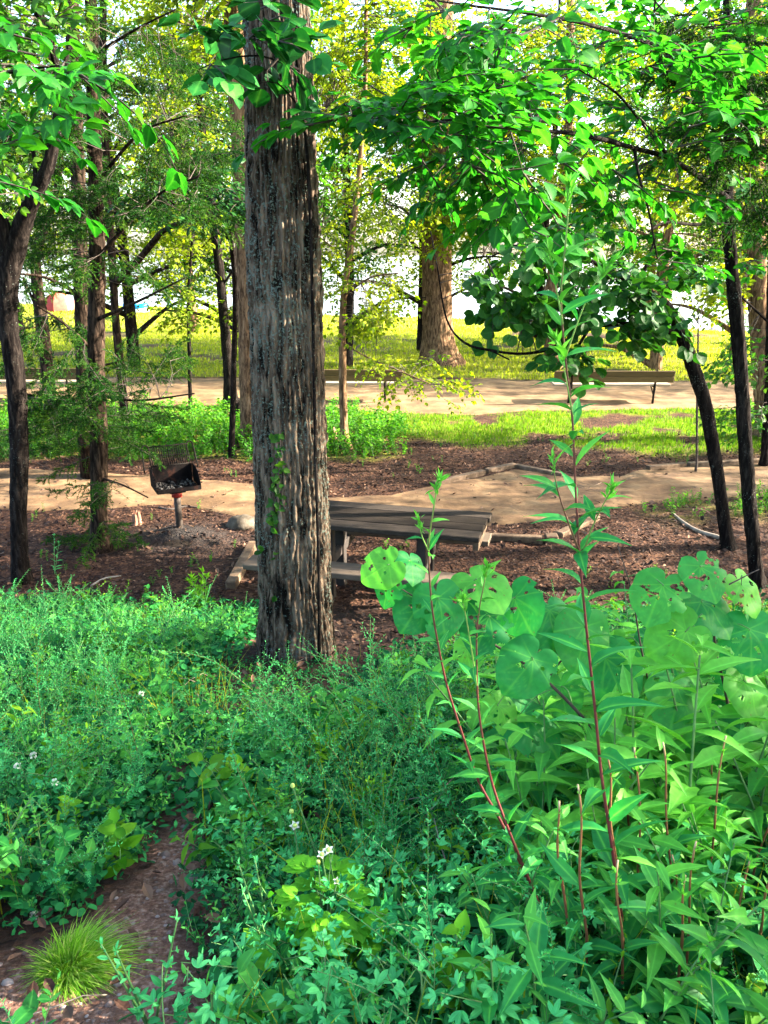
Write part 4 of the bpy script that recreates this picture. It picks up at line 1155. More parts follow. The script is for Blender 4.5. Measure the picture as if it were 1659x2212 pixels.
M['timber'] = plain_mat('edging timber', [(.04, .024, .014), (.09, .056, .032), (.17, .115, .07)], 9, .85, .6, pos=[.3, .5, .7])
M['timber_dark'] = plain_mat('old edging timber', [(.04, .026, .017), (.10, .066, .04), (.18, .125, .085)], 9, .85, .6, pos=[.3, .5, .7])
M['rock'] = plain_mat('rock', [(.03, .024, .016), (.075, .06, .042), (.15, .13, .10)], 7, .9, .7, dist=.02)
M['stump'] = plain_mat('broken stump', [(.10, .04, .025), (.26, .13, .08), (.4, .27, .18)], 9, .85, .6, stretch=(3, 3, .6))


def local(root_loc, rz):
    c, s = math.cos(rz), math.sin(rz); R = np.array([[c, -s, 0], [s, c, 0], [0, 0, 1.]])
    b = np.asarray(root_loc, float)
    return lambda p: b + np.asarray(p, float) @ R.T, R


def lbox(f, R, c, size, R2=None, tint=.5, bev=.004, mb=None):
    mb = mb or MB(); box(mb, f(c), size, R=R if R2 is None else R @ R2, tint=tint, bev=bev); return mb


def rotx(a): c, s = math.cos(a), math.sin(a); return np.array([[1, 0, 0], [0, c, -s], [0, s, c]])
def roty(a): c, s = math.cos(a), math.sin(a); return np.array([[c, 0, s], [0, 1, 0], [-s, 0, c]])


# plank park benches, seen from behind
def park_bench(x, y, rz, label, root=None):
    z = float(HZ(x, y)) + .03
    r = thing('park_bench', label, 'bench', (x, y, z), 'plank benches along the far path')
    f, R = local((x, y, z), rz)
    mb = MB()
    for k, (zz, t) in enumerate(((.505, .55), (.625, .38))): lbox(f, R, (0, -.02 - .02 * k, zz), (2.42, .038, .113), R2=rotx(.14), tint=t, mb=mb)
    mb.obj('backrest', M['bench_wood'], r, smooth=False)
    mb = MB()
    for k in range(3): lbox(f, R, (0, .09 + .135 * k, .385 + .004 * k), (2.36, .125, .038), mb=mb)
    mb.obj('seat', M['bench_pale'], r, smooth=False)
    for sx in (-.86, .86):
        mb = MB()
        tube(mb, f([(sx, .06, -.1), (sx, .05, .2), (sx, .035, .34), (sx, .02, .45), (sx, -.045, .69)]), [.026, .024, .028, .022, .02], 8)
        lbox(f, R, (sx, .02, .575), (.05, .012, .17), R2=rotx(.14), mb=mb)
        tube(mb, f([(sx, .035, .34), (sx, .24, .352), (sx, .44, .355)]), [.018, .018, .016], 6)
        tube(mb, f([(sx, .05, .16), (sx, .2, .28), (sx, .3, .35)]), [.014, .013, .013], 6)
        mb.obj('leg', M['iron'], r)
    return r


park_bench(4.63, 15.55, .0, 'plank bench whose right end shows left of the slanting slim tree')
park_bench(-.84, 15.6, -.03, 'plank bench just right of the thick grey trunk, crossed by a slim tree')
park_bench(-7.35, 15.75, -.02, 'plank bench at the left, partly hidden by cedar trunks')

# picnic table
ux = math.atan2(-.238, .971)
tc0 = (-.065, 6.31, 0.0)
tz = float(HZ(tc0[0], tc0[1]))
r = thing('picnic_table', 'weathered dark plank picnic table beside the thick grey trunk', 'picnic table', (tc0[0], tc0[1], tz))
f, R = local((tc0[0], tc0[1], tz), ux)
TH = .75 - tz
mb = MB()
for k, (v, l, off, t) in enumerate(((-.252, 1.89, -.01, .60), (-.084, 1.90, -.01, .42), (.084, 1.89, .0, .36), (.252, 1.91, .01, .62))):
    lbox(f, R, (off, v, TH - .022 + .002 * (k % 2)), (l, .163, .044), tint=t, mb=mb, bev=.006)
mb.obj('table_top', M['plank'], r, smooth=False)
for v in (-.50, .52):
    mb = lbox(f, R, (-.03, v, TH - .325), (1.94, .245, .05), tint=.55, bev=.006)
    mb.obj('seat', M['plank_seat'], r, smooth=False)
for u in (-.38, .44):
    for v in (-.17, .17):
        lbox(f, R, (u, v, TH / 2 - .08), (.085, .085, TH - .05 + .1), bev=.006).obj('leg', M['post_wood'], r, smooth=False)
    mb = lbox(f, R, (u, 0, TH - .395), (.05, 1.16, .085)); mb.obj('seat_beam', M['post_wood'], r, smooth=False)
for u in (-.86, -.38 - .07, .44 + .07, .905): lbox(f, R, (u, .0, TH - .085), (.05, .62, .075), tint=.8).obj('top_beam', M['timber_dark'], r, smooth=False)

# charcoal grill on a post
gb = G(389, 1139)
r = thing('charcoal_grill', 'sooty black charcoal grill on a rusty post with its grate tipped up', 'grill', gb)
f, R = local(gb, math.radians(26))
zf = .565 - gb[2]
mb = MB(); tube(mb, f([(0, .02, -.15), (0, .02, .2), (0, .02, zf - .06)]), .036, 14); mb.obj('post', M['post_steel'], r)
mb = MB(); tube(mb, f([(0, .02, zf - .10), (0, .02, zf - .035)]), .055, 14); mb.obj('collar', M['red'], r)
mb = MB()
th = .006
lbox(f, R, (0, .03, zf), (.44, .36, th), mb=mb, bev=.001)
lbox(f, R, (0, .212, zf + .10), (.44, th, .20), mb=mb, bev=.001)
lbox(f, R, (0, -.155, zf + .02), (.44, th, .045), mb=mb, bev=.001)
lbox(f, R, (0, .03, zf - .022), (.16, .20, .036), mb=mb, bev=.002)
for s in (-1, 1):
    pr = [(-.152, 0), (.212, 0), (.212, .205), (.06, .20), (-.04, .17), (-.152, .06)]
    V = []
    for sx in (s * .222, s * .228): V += [(sx, a, zf + b) for a, b in pr]
    V = f(V); n = len(pr)
    mb.add(V, quads=[(i, (i + 1) % n, n + (i + 1) % n, n + i) for i in range(n)] + [(0, 1, 2, 3), (0, 3, 4, 5), (6, 7, 8, 9), (6, 9, 10, 11)])
    for q in range(5): tube(mb, f([(s * .224, -.135 + .022 * q, zf + .07 + .024 * q), (s * .246, -.14 + .022 * q, zf + .07 + .024 * q)]), .006, 5)
fb = mb.obj('firebox', M['rust'], r, smooth=False)
mb = MB()
n = 130; p = np.stack([rng.uniform(-.2, .2, n), rng.uniform(-.13, .19, n), np.full(n, zf + .006) + rng.uniform(0, .02, n)], 1)
mb.stamp(stone, frames(rand_dirs(n, 0, .3), np.tile([0, 0, 1.], (n, 1)) + rng.normal(size=(n, 3)) * .4), f(p), rng.uniform(.015, .045, n), rng.normal(size=n) * .3)
tag(mb.obj('ashes', M['ashes'], r, smooth=False), kind='stuff')
mb = MB(); T0 = np.array([0, .215, zf + .20]); gd = np.array([0, .10, .20]); gd = gd / np.linalg.norm(gd)
def gp(x, s): return f(T0 + [x, 0, 0] + gd * s)
for i in range(17): x_ = -.185 + .37 * i / 16; tube(mb, np.array([gp(x_, 0), gp(x_, .215)]), .0055, 6)
tube(mb, np.array([gp(-.2, .0), gp(.2, .0)]), .007, 6); tube(mb, np.array([gp(-.2, .215), gp(.2, .215)]), .007, 6); tube(mb, np.array([gp(-.19, .11), gp(.19, .11)]), .004, 6)
for s in (-1, 1):
    a = np.linspace(0, math.pi, 9)
    lp = [gp(s * .2, -.02), gp(s * .205, .08), gp(s * .2, .16)] + [gp(s * (.235 - .035 * math.cos(t)), .19 + .05 * math.sin(t)) for t in a] + [gp(s * .275, .1), gp(s * .28, 0), gp(s * .282, -.06)]
    tube(mb, np.array(lp), .0075, 7)
mb.obj('grate', M['iron'], r)

# timbers, logs, rock, stumps
def timber(name, label, cat, a, b, w, h, mat, group=None, up=.0, Ya=None):
    pa, pb = G(*a), G(*b); c = (pa + pb) / 2; d = pb - pa; L_ = np.linalg.norm(d); rz = math.atan2(d[1], d[0]); ry = -math.asin(d[2] / L_)
    mb = MB(); cz, sz = math.cos(rz), math.sin(rz)
    Rm = np.array([[cz, -sz, 0], [sz, cz, 0], [0, 0, 1.]]) @ roty(ry)
    cc = c + [0, 0, h * .3 + up]; box(mb, cc, (L_, w, h), R=Rm, bev=.01)
    return tag(mb.obj(name, mat, smooth=False, loc=cc), label, cat, group)


ge = 'timbers edging the pads and path'
timber('edging_timber', 'long sunlit edging timber lying right of the picnic table', 'timber', (1040, 1166), (1172, 1172), .09, .09, M['timber'], ge)
timber('edging_timber', 'short butt end of timber at the corner right of the picnic table', 'timber', (1177, 1172), (1204, 1171), .12, .11, M['timber'], ge)
timber('edging_timber', 'slanting timber running from the pad corner up to the tan path', 'timber', (1206, 1160), (1288, 1122), .10, .07, M['timber'], ge)
timber('edging_timber', 'edging timber at the far side of the tan path behind the dark table', 'timber', (935, 1050), (1045, 1024), .09, .08, M['timber_dark'], ge)
timber('edging_timber', 'thin edging timber crossing behind the tallest red-stemmed plant', 'timber', (1050, 1022), (1112, 1009), .09, .08, M['timber_dark'], ge)
timber('edging_timber', 'thin dark timber running down from the lawn corner toward bare roots', 'timber', (1114, 1010), (1215, 1030), .08, .07, M['timber_dark'], ge)
timber('edging_timber', 'timber along the lawn edge left of the slanting slim tree', 'timber', (1398, 1016), (1478, 1008), .09, .08, M['timber'], ge)
timber('edging_timber', 'timber edging the path behind the dark upright trunk', 'timber', (1486, 1008), (1690, 997), .09, .08, M['timber_dark'], ge)
timber('edging_timber', 'pale curved-looking timber on the mulch left of the thick grey trunk', 'timber', (547, 1182), (499, 1272), .10, .09, M['timber'], ge)
def log(name, label, cat, pts, w, mat, group=None):
    p = np.array([[*(G(a, b) + [0, 0, .01]), ww] for (a, b), ww in zip(pts, w)]); p = resample(p, .05)
    mb = MB(); tube(mb, p[:, :3], p[:, 3], 9, disp=bark_disp(5, .18 * max(w), 4)); return tag(mb.obj(name, mat, loc=p[0, :3]), label, cat, group)


log('fallen_branch', 'pale fallen branch lying on mulch at the foot of the slanting tree', 'branch', [(1452, 1110), (1478, 1132), (1510, 1150), (1562, 1166)], [.012, .02, .024, .03], M['dead'])
log('fallen_branch', 'thin dark stick lying on the path edge behind the grill post', 'branch', [(343, 1098), (370, 1102), (400, 1096), (430, 1098)], [.01, .014, .012, .006], M['twig'])
log('fallen_branch', 'pale curved stick on the mulch below the shaggy cedar', 'branch', [(196, 1268), (225, 1252), (262, 1246)], [.008, .010, .006], M['dead'])
for q, (a, b, c) in enumerate((((1215, 1030), (1270, 1050), (1330, 1052)), ((1240, 1046), (1290, 1062), (1352, 1040)), ((1330, 1055), (1362, 1035), (1396, 1022)), ((1225, 1040), (1262, 1058), (1300, 1044)))):
    log('bare_root', ['longest bare root snaking along the washed-out lawn edge', 'bare root curving below the longest one at the lawn edge', 'bare root climbing toward the timber left of the slanting tree', 'short twisted bare root near the tall red-stemmed plant'][q], 'root', [a, b, c], [.012, .016, .008], M['timber_dark'], 'bare roots at the lawn edge')


def boulder(name, label, cat, c, r3, mat, seed, sub=26):
    th = np.linspace(0, 2 * np.pi, sub + 1)[:-1]; ph = np.linspace(-.5 * np.pi, .5 * np.pi, sub // 2)
    TH_, PH = np.meshgrid(th, ph); d = np.stack([np.cos(PH) * np.cos(TH_), np.cos(PH) * np.sin(TH_), np.sin(PH)], -1)
    k = 1 + .35 * (fbm(TH_ * 1.3 * sub / 26 + 9, PH * 2 + 5, seed) - .5) * np.cos(PH) + .12 * (fbm(d[..., 0] * 6 + 20, d[..., 2] * 6 + d[..., 1] * 4 + 9, seed + 2) - .5)
    k[:, :] = k; v = d * k[..., None] * np.asarray(r3); n = sub; m_ = len(ph)
    i = np.arange(m_ - 1)[:, None] * n; j = np.arange(n)[None]; q = np.stack([i + j, i + (j + 1) % n, i + n + (j + 1) % n, i + n + j], -1).reshape(-1, 4)
    mb = MB(); mb.add(v.reshape(-1, 3) + c, quads=q); return tag(mb.obj(name, mat, loc=c), label, cat)


boulder('boulder', 'grey-brown boulder at the left foot of the thick grey trunk', 'rock', G(522, 1143) + [0, .1, .02], (.18, .15, .11), M['rock'], 3)
boulder('rock', 'low dark flat rock in the ash-grey soil below the grill', 'rock', G(378, 1176) + [0, .05, -.05], (.20, .12, .075), M['plank'], 8)
def stump(label, c, r_, h, mat, seed, name='stump'):
    th = np.linspace(0, 2 * np.pi, 25)[:-1]; mb = MB(); rr = []
    for k, (zz, s) in enumerate(((-.08, 1.5), (0, 1.3), (.3, 1.0), (.7, .92), (1, .85))):
        top = (1 + .45 * (vnoise(th * 2.2, np.zeros(24), seed) - .5)) if k == 4 else 1
        rr.append(np.stack([np.cos(th) * r_ * s * (1 + .2 * np.sin(th * 5 + seed)), np.sin(th) * r_ * s * (1 + .2 * np.sin(th * 5 + seed)), zz * h * top * np.ones(24)], 1))
    rr.append(rr[-1] * [.5, .5, 1] - [0, 0, h * .12]); v = np.vstack(rr)
    q = [(a * 24 + i, a * 24 + (i + 1) % 24, a * 24 + 24 + (i + 1) % 24, a * 24 + 24 + i) for a in range(5) for i in range(24)]
    mb.add(np.vstack([v, [[0, 0, h * .7]]]) + c, quads=q, tris=[(120 + i, 120 + (i + 1) % 24, 144) for i in range(24)])
    return tag(mb.obj(name, mat, loc=c, smooth=False), label, 'stump')


stump('small reddish broken stump in mulch left of the grill post', G(297, 1132), .045, .14, M['stump'], 4)
stump('dark old stump left of the brown trunk beside the leaning tree', G(520, 905), .17, .36, M['bark_dark'], 9)
stump('pointed splinter stub at the left of the pink-footed slim tree', G(720, 950), .05, .2, M['stump'], 14)

# things down by the water
def cloth_heap(name, label, cat, px, py, Y_, w, h, mat, seed):
    c = P(px, py, Y_); c[2] = float(HZ(c[0], c[1])); return boulder(name, label, cat, c + [0, 0, h * .2], (w / 2, w / 3, h), mat, seed, 34)


M['red_cloth'] = plain_mat('red tent cloth', [(.55, .05, .04), (.7, .14, .09)], 3, .7, .1)
M['yellow_cloth'] = plain_mat('yellow tent cloth', [(.75, .38, .05), (.8, .5, .1)], 3, .7, .1)
M['blue_pl'] = plain_mat('blue vinyl', [(.0, .17, .55), (.01, .3, .7)], 3, .4, .1)
M['white_pl'] = plain_mat('white vinyl', [(.6, .6, .64), (.8, .8, .82)], 3, .4, .1)
M['purple'] = plain_mat('purple grey cloth', [(.05, .045, .09), (.22, .2, .3)], 5, .8, .1)
# little beach tent: domed shell of gores
c = P(128, 662, 43.0); c[2] = float(HZ(c[0], c[1]))
r = thing('beach_tent', 'red and yellow domed beach tent by the water, glimpsed between cedar trunks', 'tent', c)
def gore(a0, a1, sc_=1.0):
    mb = MB(); A_ = np.linspace(a0, a1, 7); B_ = np.linspace(0, math.pi / 2, 9); V = []
    for b in B_:
        for a in A_:
            sag = 1 - .05 * math.sin((a - a0) / (a1 - a0) * math.pi)
            V.append((math.cos(a) * math.cos(b) ** .8 * .95 * sag * sc_, math.sin(a) * math.cos(b) ** .8 * .8 * sag * sc_, math.sin(b) * .95 * sc_))
    q = [(i * 7 + j, i * 7 + j + 1, i * 7 + j + 8, i * 7 + j + 7) for i in range(8) for j in range(6)]
    mb.add(np.array(V) + c, quads=q); return mb
for i in range(8):
    if i == 5: continue
    gore(i * math.pi / 4, (i + 1) * math.pi / 4).obj('panel', M['yellow_cloth' if i == 4 else 'red_cloth'], r)
gore(5 * math.pi / 4, 6 * math.pi / 4, .97).obj('door', M['red'], r)
mb = MB(); tube(mb, c + np.array([(math.cos(a) * .96, math.sin(a) * .81, .03) for a in np.linspace(0, 2 * math.pi, 25)]), .03, 6); mb.obj('hem', M['red'], r)
# inflatable raft
c = P(296, 690, 41.0); c[2] = float(HZ(c[0], c[1]))
r = thing('inflatable_raft', 'bright blue and white inflatable raft on the grass near the water', 'raft', c)
for nm, zz, mt in (('hull', .12, 'white_pl'), ('ring', .33, 'blue_pl')):
    mb = MB(); tube(mb, c + np.array([(math.cos(a) * .56, math.sin(a) * .34, zz + .05 * math.cos(a) ** 2) for a in np.linspace(0, 2 * math.pi, 37)]), .125, 12); mb.obj(nm, M[mt], r)
mb = MB(); lb = MB(); box(mb, c + [0, 0, .2], (1.0, .6, .05), bev=.02); mb.obj('floor', M['blue_pl'], r)
cloth_heap('towel_heap', 'white heap of beach towels by the water behind a bare thin sapling', 'towels', 1483, 728, 33.5, 1.1, .42, M['white_pl'], 5)
cloth_heap('bag', 'purple-grey beach bag slumped on the grass near the water', 'bag', 1540, 728, 33.8, .75, .42, M['purple'], 9)
# bare thin sapling in front of the bench end
r_, L_, nd = tree('bare_sapling', 'leafless thin sapling with forked twigs rising beside the slanting tree', 'sapling', [(1505, 1000, 10.4, 5), (1506, 860, 10.3, 5), (1508, 740, 10.3, 4), (1508, 690, 10.3, 3)], M['twig'], 6, .08,
                  limbs=[[(1508, 700, 10.3, 2.4), (1488, 665, 10.3, 1.6), (1470, 640, 10.3, 1)], [(1508, 690, 10.3, 2.4), (1522, 655, 10.3, 1.6), (1535, 625, 10.3, 1)], [(1508, 690, 10.3, 2), (1508, 655, 10.3, 1.2), (1500, 630, 10.3, .8)]])

# ------------------------------------------------------------------ the bank: ground cover
def mat_tpl(seed, lf, n, size, rad=.14, h=(.02, .11)):
    global rng
    keep = rng; rng = np.random.default_rng(seed); m = MB()
    a = rng.uniform(0, 6.28, n); r = np.sqrt(rng.uniform(0, 1, n)) * rad
    p = np.stack([np.cos(a) * r, np.sin(a) * r, rng.uniform(h[0], h[1], n)], 1)
    m.stamp(LF[lf], frames(rand_dirs(n, 0, .35), np.array([0, 0, 1.]) + rng.normal(size=(n, 3)) * .45), p, size * rng.uniform(.6, 1.25, n), rng.normal(size=n) * .25)
    rng = keep; return m.tpl()


def herb_tpl(seed, lf, n, size, h, arch=.2, branches=2, ang=1.05, tri=False, spiral=True, tipscale=.45, droop=.05, jit=.35, stemr=.0016, tipc=.6):
    global rng
    keep = rng; rng = np.random.default_rng(seed); m = MB()
    def stem(p0, d0, ln, k, s0):
        u = np.linspace(0, 1, k)[:, None]; side = rand_dirs(1, 0, .1)[0] * arch
        p = p0 + d0 * ln * u + side * ln * u * u + np.array([0, 0, -arch * .5]) * ln * u * u
        tube(m, p[::max(1, k // 5)], np.linspace(stemr, stemr * .5, len(p[::max(1, k // 5)])), 4, m=1, cap=False)
        sz = size * s0 * (tipscale + (1 - tipscale) * np.sin(np.pi * np.clip(u[:, 0] * .8 + .2, 0, 1)))
        k0 = 1
        if tri:
            tg = nrm(np.gradient(p, axis=0)); ph = np.arange(k) * 2.4 + rng.uniform(0, 6)
            a = nrm(np.cross(tg, [.31, .95, .02])); b = np.cross(tg, a)
            sd_ = a * np.cos(ph)[:, None] + b * np.sin(ph)[:, None]
            pet = nrm(tg * .5 + sd_); tip = p + pet * (size * .55)
            nn = nrm(tg * .8 + rng.normal(size=(k, 3)) * .3 + np.array([0, 0, .5]))
            s3 = nrm(np.cross(pet, nn))
            dcl = rng.normal(size=k) * .15 + u[:, 0] * tipc - .1
            for w in (-1, 0, 1):
                m.stamp(LF[lf], frames(nrm(pet + s3 * w * 1.0)[k0:], nn[k0:] + rng.normal(size=(k - k0, 3)) * .15), tip[k0:], sz[k0:] * (1.1 if w == 0 else .95), dcl[k0:])
        else:
            q = p[k0:]; dcl = u[k0:, 0] * tipc - .1
            n_ = len(q); tg = nrm(np.gradient(q, axis=0)); ph = np.arange(n_) * 2.4 + rng.uniform(0, 6)
            a = nrm(np.cross(tg, [.31, .95, .02])); b = np.cross(tg, a); sd_ = a * np.cos(ph)[:, None] + b * np.sin(ph)[:, None]
            d = tg * math.cos(ang) + sd_ * math.sin(ang) + rng.normal(size=(n_, 3)) * jit * .4; d[:, 2] -= droop
            m.stamp(LF[lf], frames(d, tg + rng.normal(size=(n_, 3)) * jit * .5), q, sz[k0:] * rng.uniform(.75, 1.2, n_), dcl + rng.normal(size=n_) * .14)
        return p
    p = stem(np.zeros(3), nrm(np.array([0, 0, 1.]) + rng.normal(size=3) * [.12, .12, 0]), h, n, 1.0)
    for b in range(branches):
        i = int(n * (.2 + .5 * b / max(1, branches)))
        a = rng.uniform(0, 6.28); stem(p[i], nrm(np.array([math.cos(a) * .7, math.sin(a) * .7, .8])), h * rng.uniform(.3, .5), max(5, int(n * .5)), .85)
    rng = keep; return m.tpl()


MAT_N = [mat_tpl(300 + i, ['ov4', 'el4', 'ov4', 'ro6'][i % 4], 34, .034) for i in range(6)]
MAT_F = [mat_tpl(310 + i, ['lo', 'ov4'][i % 2], 34, .042, .17) for i in range(5)]
TRI = [herb_tpl(320 + i, 'el6', 15, .032, .30, .15, 3, tri=True) for i in range(5)]
WISP = [herb_tpl(330 + i, 'lo2', 64, .017, .56, .35, 5, ang=.7, tipscale=.6, stemr=.0013, tipc=.3) for i in range(6)]
BROAD = [herb_tpl(340 + i, 'ov4', 10, .058, .22, .2, 2, ang=1.25, tipc=.2) for i in range(5)]
LANC = [herb_tpl(350 + i, 'la9' if i % 2 else 'la9b', 17, .11, .42, .12, 0, ang=1.0, tipscale=.5, stemr=.0028) for i in range(6)]
SMALL = [herb_tpl(360 + i, 'el4', 20, .026, .26, .25, 3, ang=.9) for i in range(5)]


def fit(x, y, m):
    return x[m], y[m]


def zone(x, y):
    q = proj(np.stack([x, y, HZ(x, y)], 1)); return q[:, 0], q[:, 1]


def bank(k, ymin=.62, ymax=6.0):
    x, y = scatter(k, -4.2, 4.2, ymin, ymax)
    edge = np.where(x < 0, 5.75, 4.9 + .25 * x) + .5 * (fbm(x * 1.5, 3, 71) - .5)
    edge = np.where((x > -1.0) & (x < 1.0), np.minimum(edge, 4.15 + .25 * np.abs(x)), edge) + rng.normal(size=len(x)) * .13
    m = (np.abs(x) < .55 * y + 1.15) & (y < edge) & (dirt_w(x + .03, y - .10) < rng.random(len(x)) * .3 + .03) & (dirt_w(x, y) < rng.random(len(x)) * .6 + .03) & (np.hypot(x + .68, y - 4.35) > .25) & (np.hypot(x, y) > .8)
    return x[m], y[m]


GC = [M['herb'], M['stem_green']]
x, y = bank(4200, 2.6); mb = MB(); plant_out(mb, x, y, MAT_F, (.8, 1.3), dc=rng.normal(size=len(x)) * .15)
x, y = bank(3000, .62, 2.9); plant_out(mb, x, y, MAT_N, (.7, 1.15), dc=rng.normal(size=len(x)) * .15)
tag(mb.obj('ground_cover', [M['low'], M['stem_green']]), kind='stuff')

mb = MB()                                               # ovate dark herbs
x, y = bank(1900); px, py = zone(x, y)
w = .8 * np.exp(-((px - 430) / 320) ** 2) + .3 * np.exp(-((px - 700) / 250) ** 2) * (py < 1700) + .12; m = w > rng.random(len(x)); x, y = fit(x, y, m)
plant_out(mb, x, y, BROAD, (.7, 1.5), .22, dc=rng.normal(size=len(x)) * .14 - .05)
x, y = bank(4600); px, py = zone(x, y); m = rng.random(len(x)) < .45 + .3 * (px < 700); x, y = fit(x, y, m)
plant_out(mb, x, y, SMALL, (.6, 1.35), .3, dc=rng.normal(size=len(x)) * .16)
tag(mb.obj('leafy_herbs', GC), kind='stuff')

mb = MB()                                               # wispy bush clover
x, y = bank(4200, .9, 5.6); px, py = zone(x, y)
w = .9 * np.exp(-(((px - 60) / 260) ** 2 + ((py - 1560) / 220) ** 2)) + .9 * np.exp(-(((px - 900) / 280) ** 2 + ((py - 1800) / 260) ** 2)) + .10 * np.exp(-(((px - 400) / 300) ** 2 + ((py - 1600) / 250) ** 2)) + .07
m = w > rng.random(len(x)); x, y = fit(x, y, m); plant_out(mb, x, y, WISP, (.5, 1.0), .35, dc=rng.normal(size=len(x)) * .14 + .1)
tag(mb.obj('bush_clover', [M['mint'], M['stem_green']]), kind='stuff')

mb = MB()                                               # three-leaved clover in front
x, y = bank(1700, .62, 3.0); px, py = zone(x, y)
w = smooth01((px - 330) / 200) * smooth01((1500 - px) / 300) * smooth01((py - 1800) / 200) + .05
m = w > rng.random(len(x)); x, y = fit(x, y, m); plant_out(mb, x, y, TRI, (.65, 1.15), .2, dc=rng.normal(size=len(x)) * .14 + .05)
tag(mb.obj('clover', [M['mint'], M['stem_green']]), kind='stuff')

mb = MB()                                               # lance-leaved herbs lower right
x, y = bank(1500, .62, 3.4); px, py = zone(x, y)
w = smooth01((px - 980 - (2212 - py) * .12) / 200) * smooth01((py - 1540) / 150) * .85
m = w > rng.random(len(x)); x, y = fit(x, y, m); plant_out(mb, x[y > .9], y[y > .9], LANC, (.5, 1.1), .18, dc=rng.normal(size=int((y > .9).sum())) * .12)
x, y = bank(900, 1.5, 2.9); px, py = zone(x, y); m = (px > 1020 + (2000 - py) * .05) & (rng.random(len(x)) < .55); x, y = fit(x, y, m)
plant_out(mb, x, y, LANC, (1.0, 1.75), .12, dc=rng.normal(size=len(x)) * .15 + .05)
tag(mb.obj('lance_leaved_herbs', [M['lance'], M['stem_green']]), kind='stuff')

mb = MB()                                               # yellower weeds mixed in
x, y = bank(620); plant_out(mb, x, y, BROAD + SMALL, (.7, 1.5), .25, dc=rng.normal(size=len(x)) * .15)
x, y = bank(160); m = y < 4.2; x, y = fit(x, y, m); plant_out(mb, x, y, LANC, (.4, .75), .25, dc=rng.normal(size=len(x)) * .15)
tag(mb.obj('mixed_weeds', [M['weed'], M['stem_green']]), kind='stuff')
mb = MB()
x, y = bank(9000); m = fbm(x * 1.8, y * 1.8, 81) > .55; x, y = fit(x, y, m); blades(mb, x, y, .10, .34, .004, .7)
tag(mb.obj('wild_grass', M['grass']), kind='stuff')

mb = MB()                                               # dry stalks and twigs
x, y = bank(330)
for a, b in zip(x, y):
    z0 = float(HZ(a, b)); L_ = rng.uniform(.25, .8); th = rng.uniform(0, 6.28); up = rng.uniform(.2, 1.1); u = np.linspace(0, 1, 8)[:, None]
    p = np.array([a, b, z0]) + np.array([math.cos(th), math.sin(th), up]) * L_ * u * .7 + np.array([.1, 0, -up * .75]) * L_ * u * u + rng.normal(size=(8, 3)) * .006
    tube(mb, p, np.linspace(.003, .001, 8), 4)
tag(mb.obj('dry_stalks', M['dead']), kind='stuff')
mb = MB()
x, y = scatter(5000, -3.6, 3.6, .8, 6.2); m = rng.random(len(x)) < .18 + .5 * dirt_w(x, y); x, y = fit(x, y, m); n = len(x)
mb.stamp(lit, frames(rand_dirs(n, 0, .2), np.array([0, 0, 1.]) + rng.normal(size=(n, 3)) * .5), np.stack([x, y, HZ(x, y) + .02 + .06 * rng.random(n) * (dirt_w(x, y) < .3)], 1), rng.uniform(.02, .055, n), rng.normal(size=n) * .2 + .25)
tag(mb.obj('fallen_leaves', M['litter'], smooth=False), kind='stuff')


# ------------------------------------------------------------------ single plants in front
def stalk(mb, p, r0, r1, c0=.65, c1=.05, sides=8, cap=True, m=0):
    n = len(p); c = np.zeros((n, sides, 4)); c[..., 0] = np.clip(np.interp(np.linspace(0, 1, n), [0, .55, .85, 1], [c0, c0 - .05, (c0 + c1) / 2, c1]), 0, 1)[:, None]; c[..., 3] = 1
    tube(mb, p, np.linspace(r0, r1, n), sides, c=c.reshape(-1, 4), m=m, cap=False)
    return p


def stem_leaves(mb, p, lf, s0, s1, gap, start=.0, dc0=-.1, dc1=.4, ang=1.0, droop=.06, end=1.0, phase=None):
    L_ = np.cumsum(np.r_[0, np.linalg.norm(np.diff(p, axis=0), axis=1)]); T_ = L_[-1]
    s = np.arange(start * T_, T_ * end, gap); s = s + rng.normal(size=len(s)) * gap * .2; s = np.clip(s, 0, T_ * .999)
    q = np.stack([np.interp(s, L_, p[:, i]) for i in range(3)], 1); tg = nrm(np.stack([np.interp(s, L_, np.gradient(p[:, i])) for i in range(3)], 1))
    n = len(s); ph = np.arange(n) * 2.4 + (phase if phase is not None else rng.uniform(0, 6))
    a = nrm(np.cross(tg, [0, 1, .02])); b = np.cross(tg, a); sd_ = a * np.cos(ph)[:, None] + b * np.sin(ph)[:, None]
    u = s / T_; sz = s0 + (s1 - s0) * u ** 1.5
    aa = ang * (1 - .35 * u)[:, None]
    d = tg * np.cos(aa) + sd_ * np.sin(aa) + rng.normal(size=(n, 3)) * .12; d[:, 2] -= droop
    for k, l in enumerate(lf if isinstance(lf, (list, tuple)) else [lf]):
        kk = np.arange(n) % (len(lf) if isinstance(lf, (list, tuple)) else 1) == k
        mb.stamp(LF[l], frames(d[kk], (tg + rng.normal(size=(n, 3)) * .3)[kk]), q[kk], (sz * rng.uniform(.75, 1.2, n))[kk], (dc0 + (dc1 - dc0) * u ** 2.5 + rng.normal(size=n) * .08)[kk])


def tuft(mb, e, tg, k=12, s=.02, lf='la5', dc=.45):
    d = nrm(tg + rng.normal(size=(k, 3)) * .45); mb.stamp(LF[lf], frames(d, rand_dirs(k, .3)), e + d * rng.uniform(-.012, .008, (k, 1)), s * rng.uniform(.6, 1.2, k), dc)


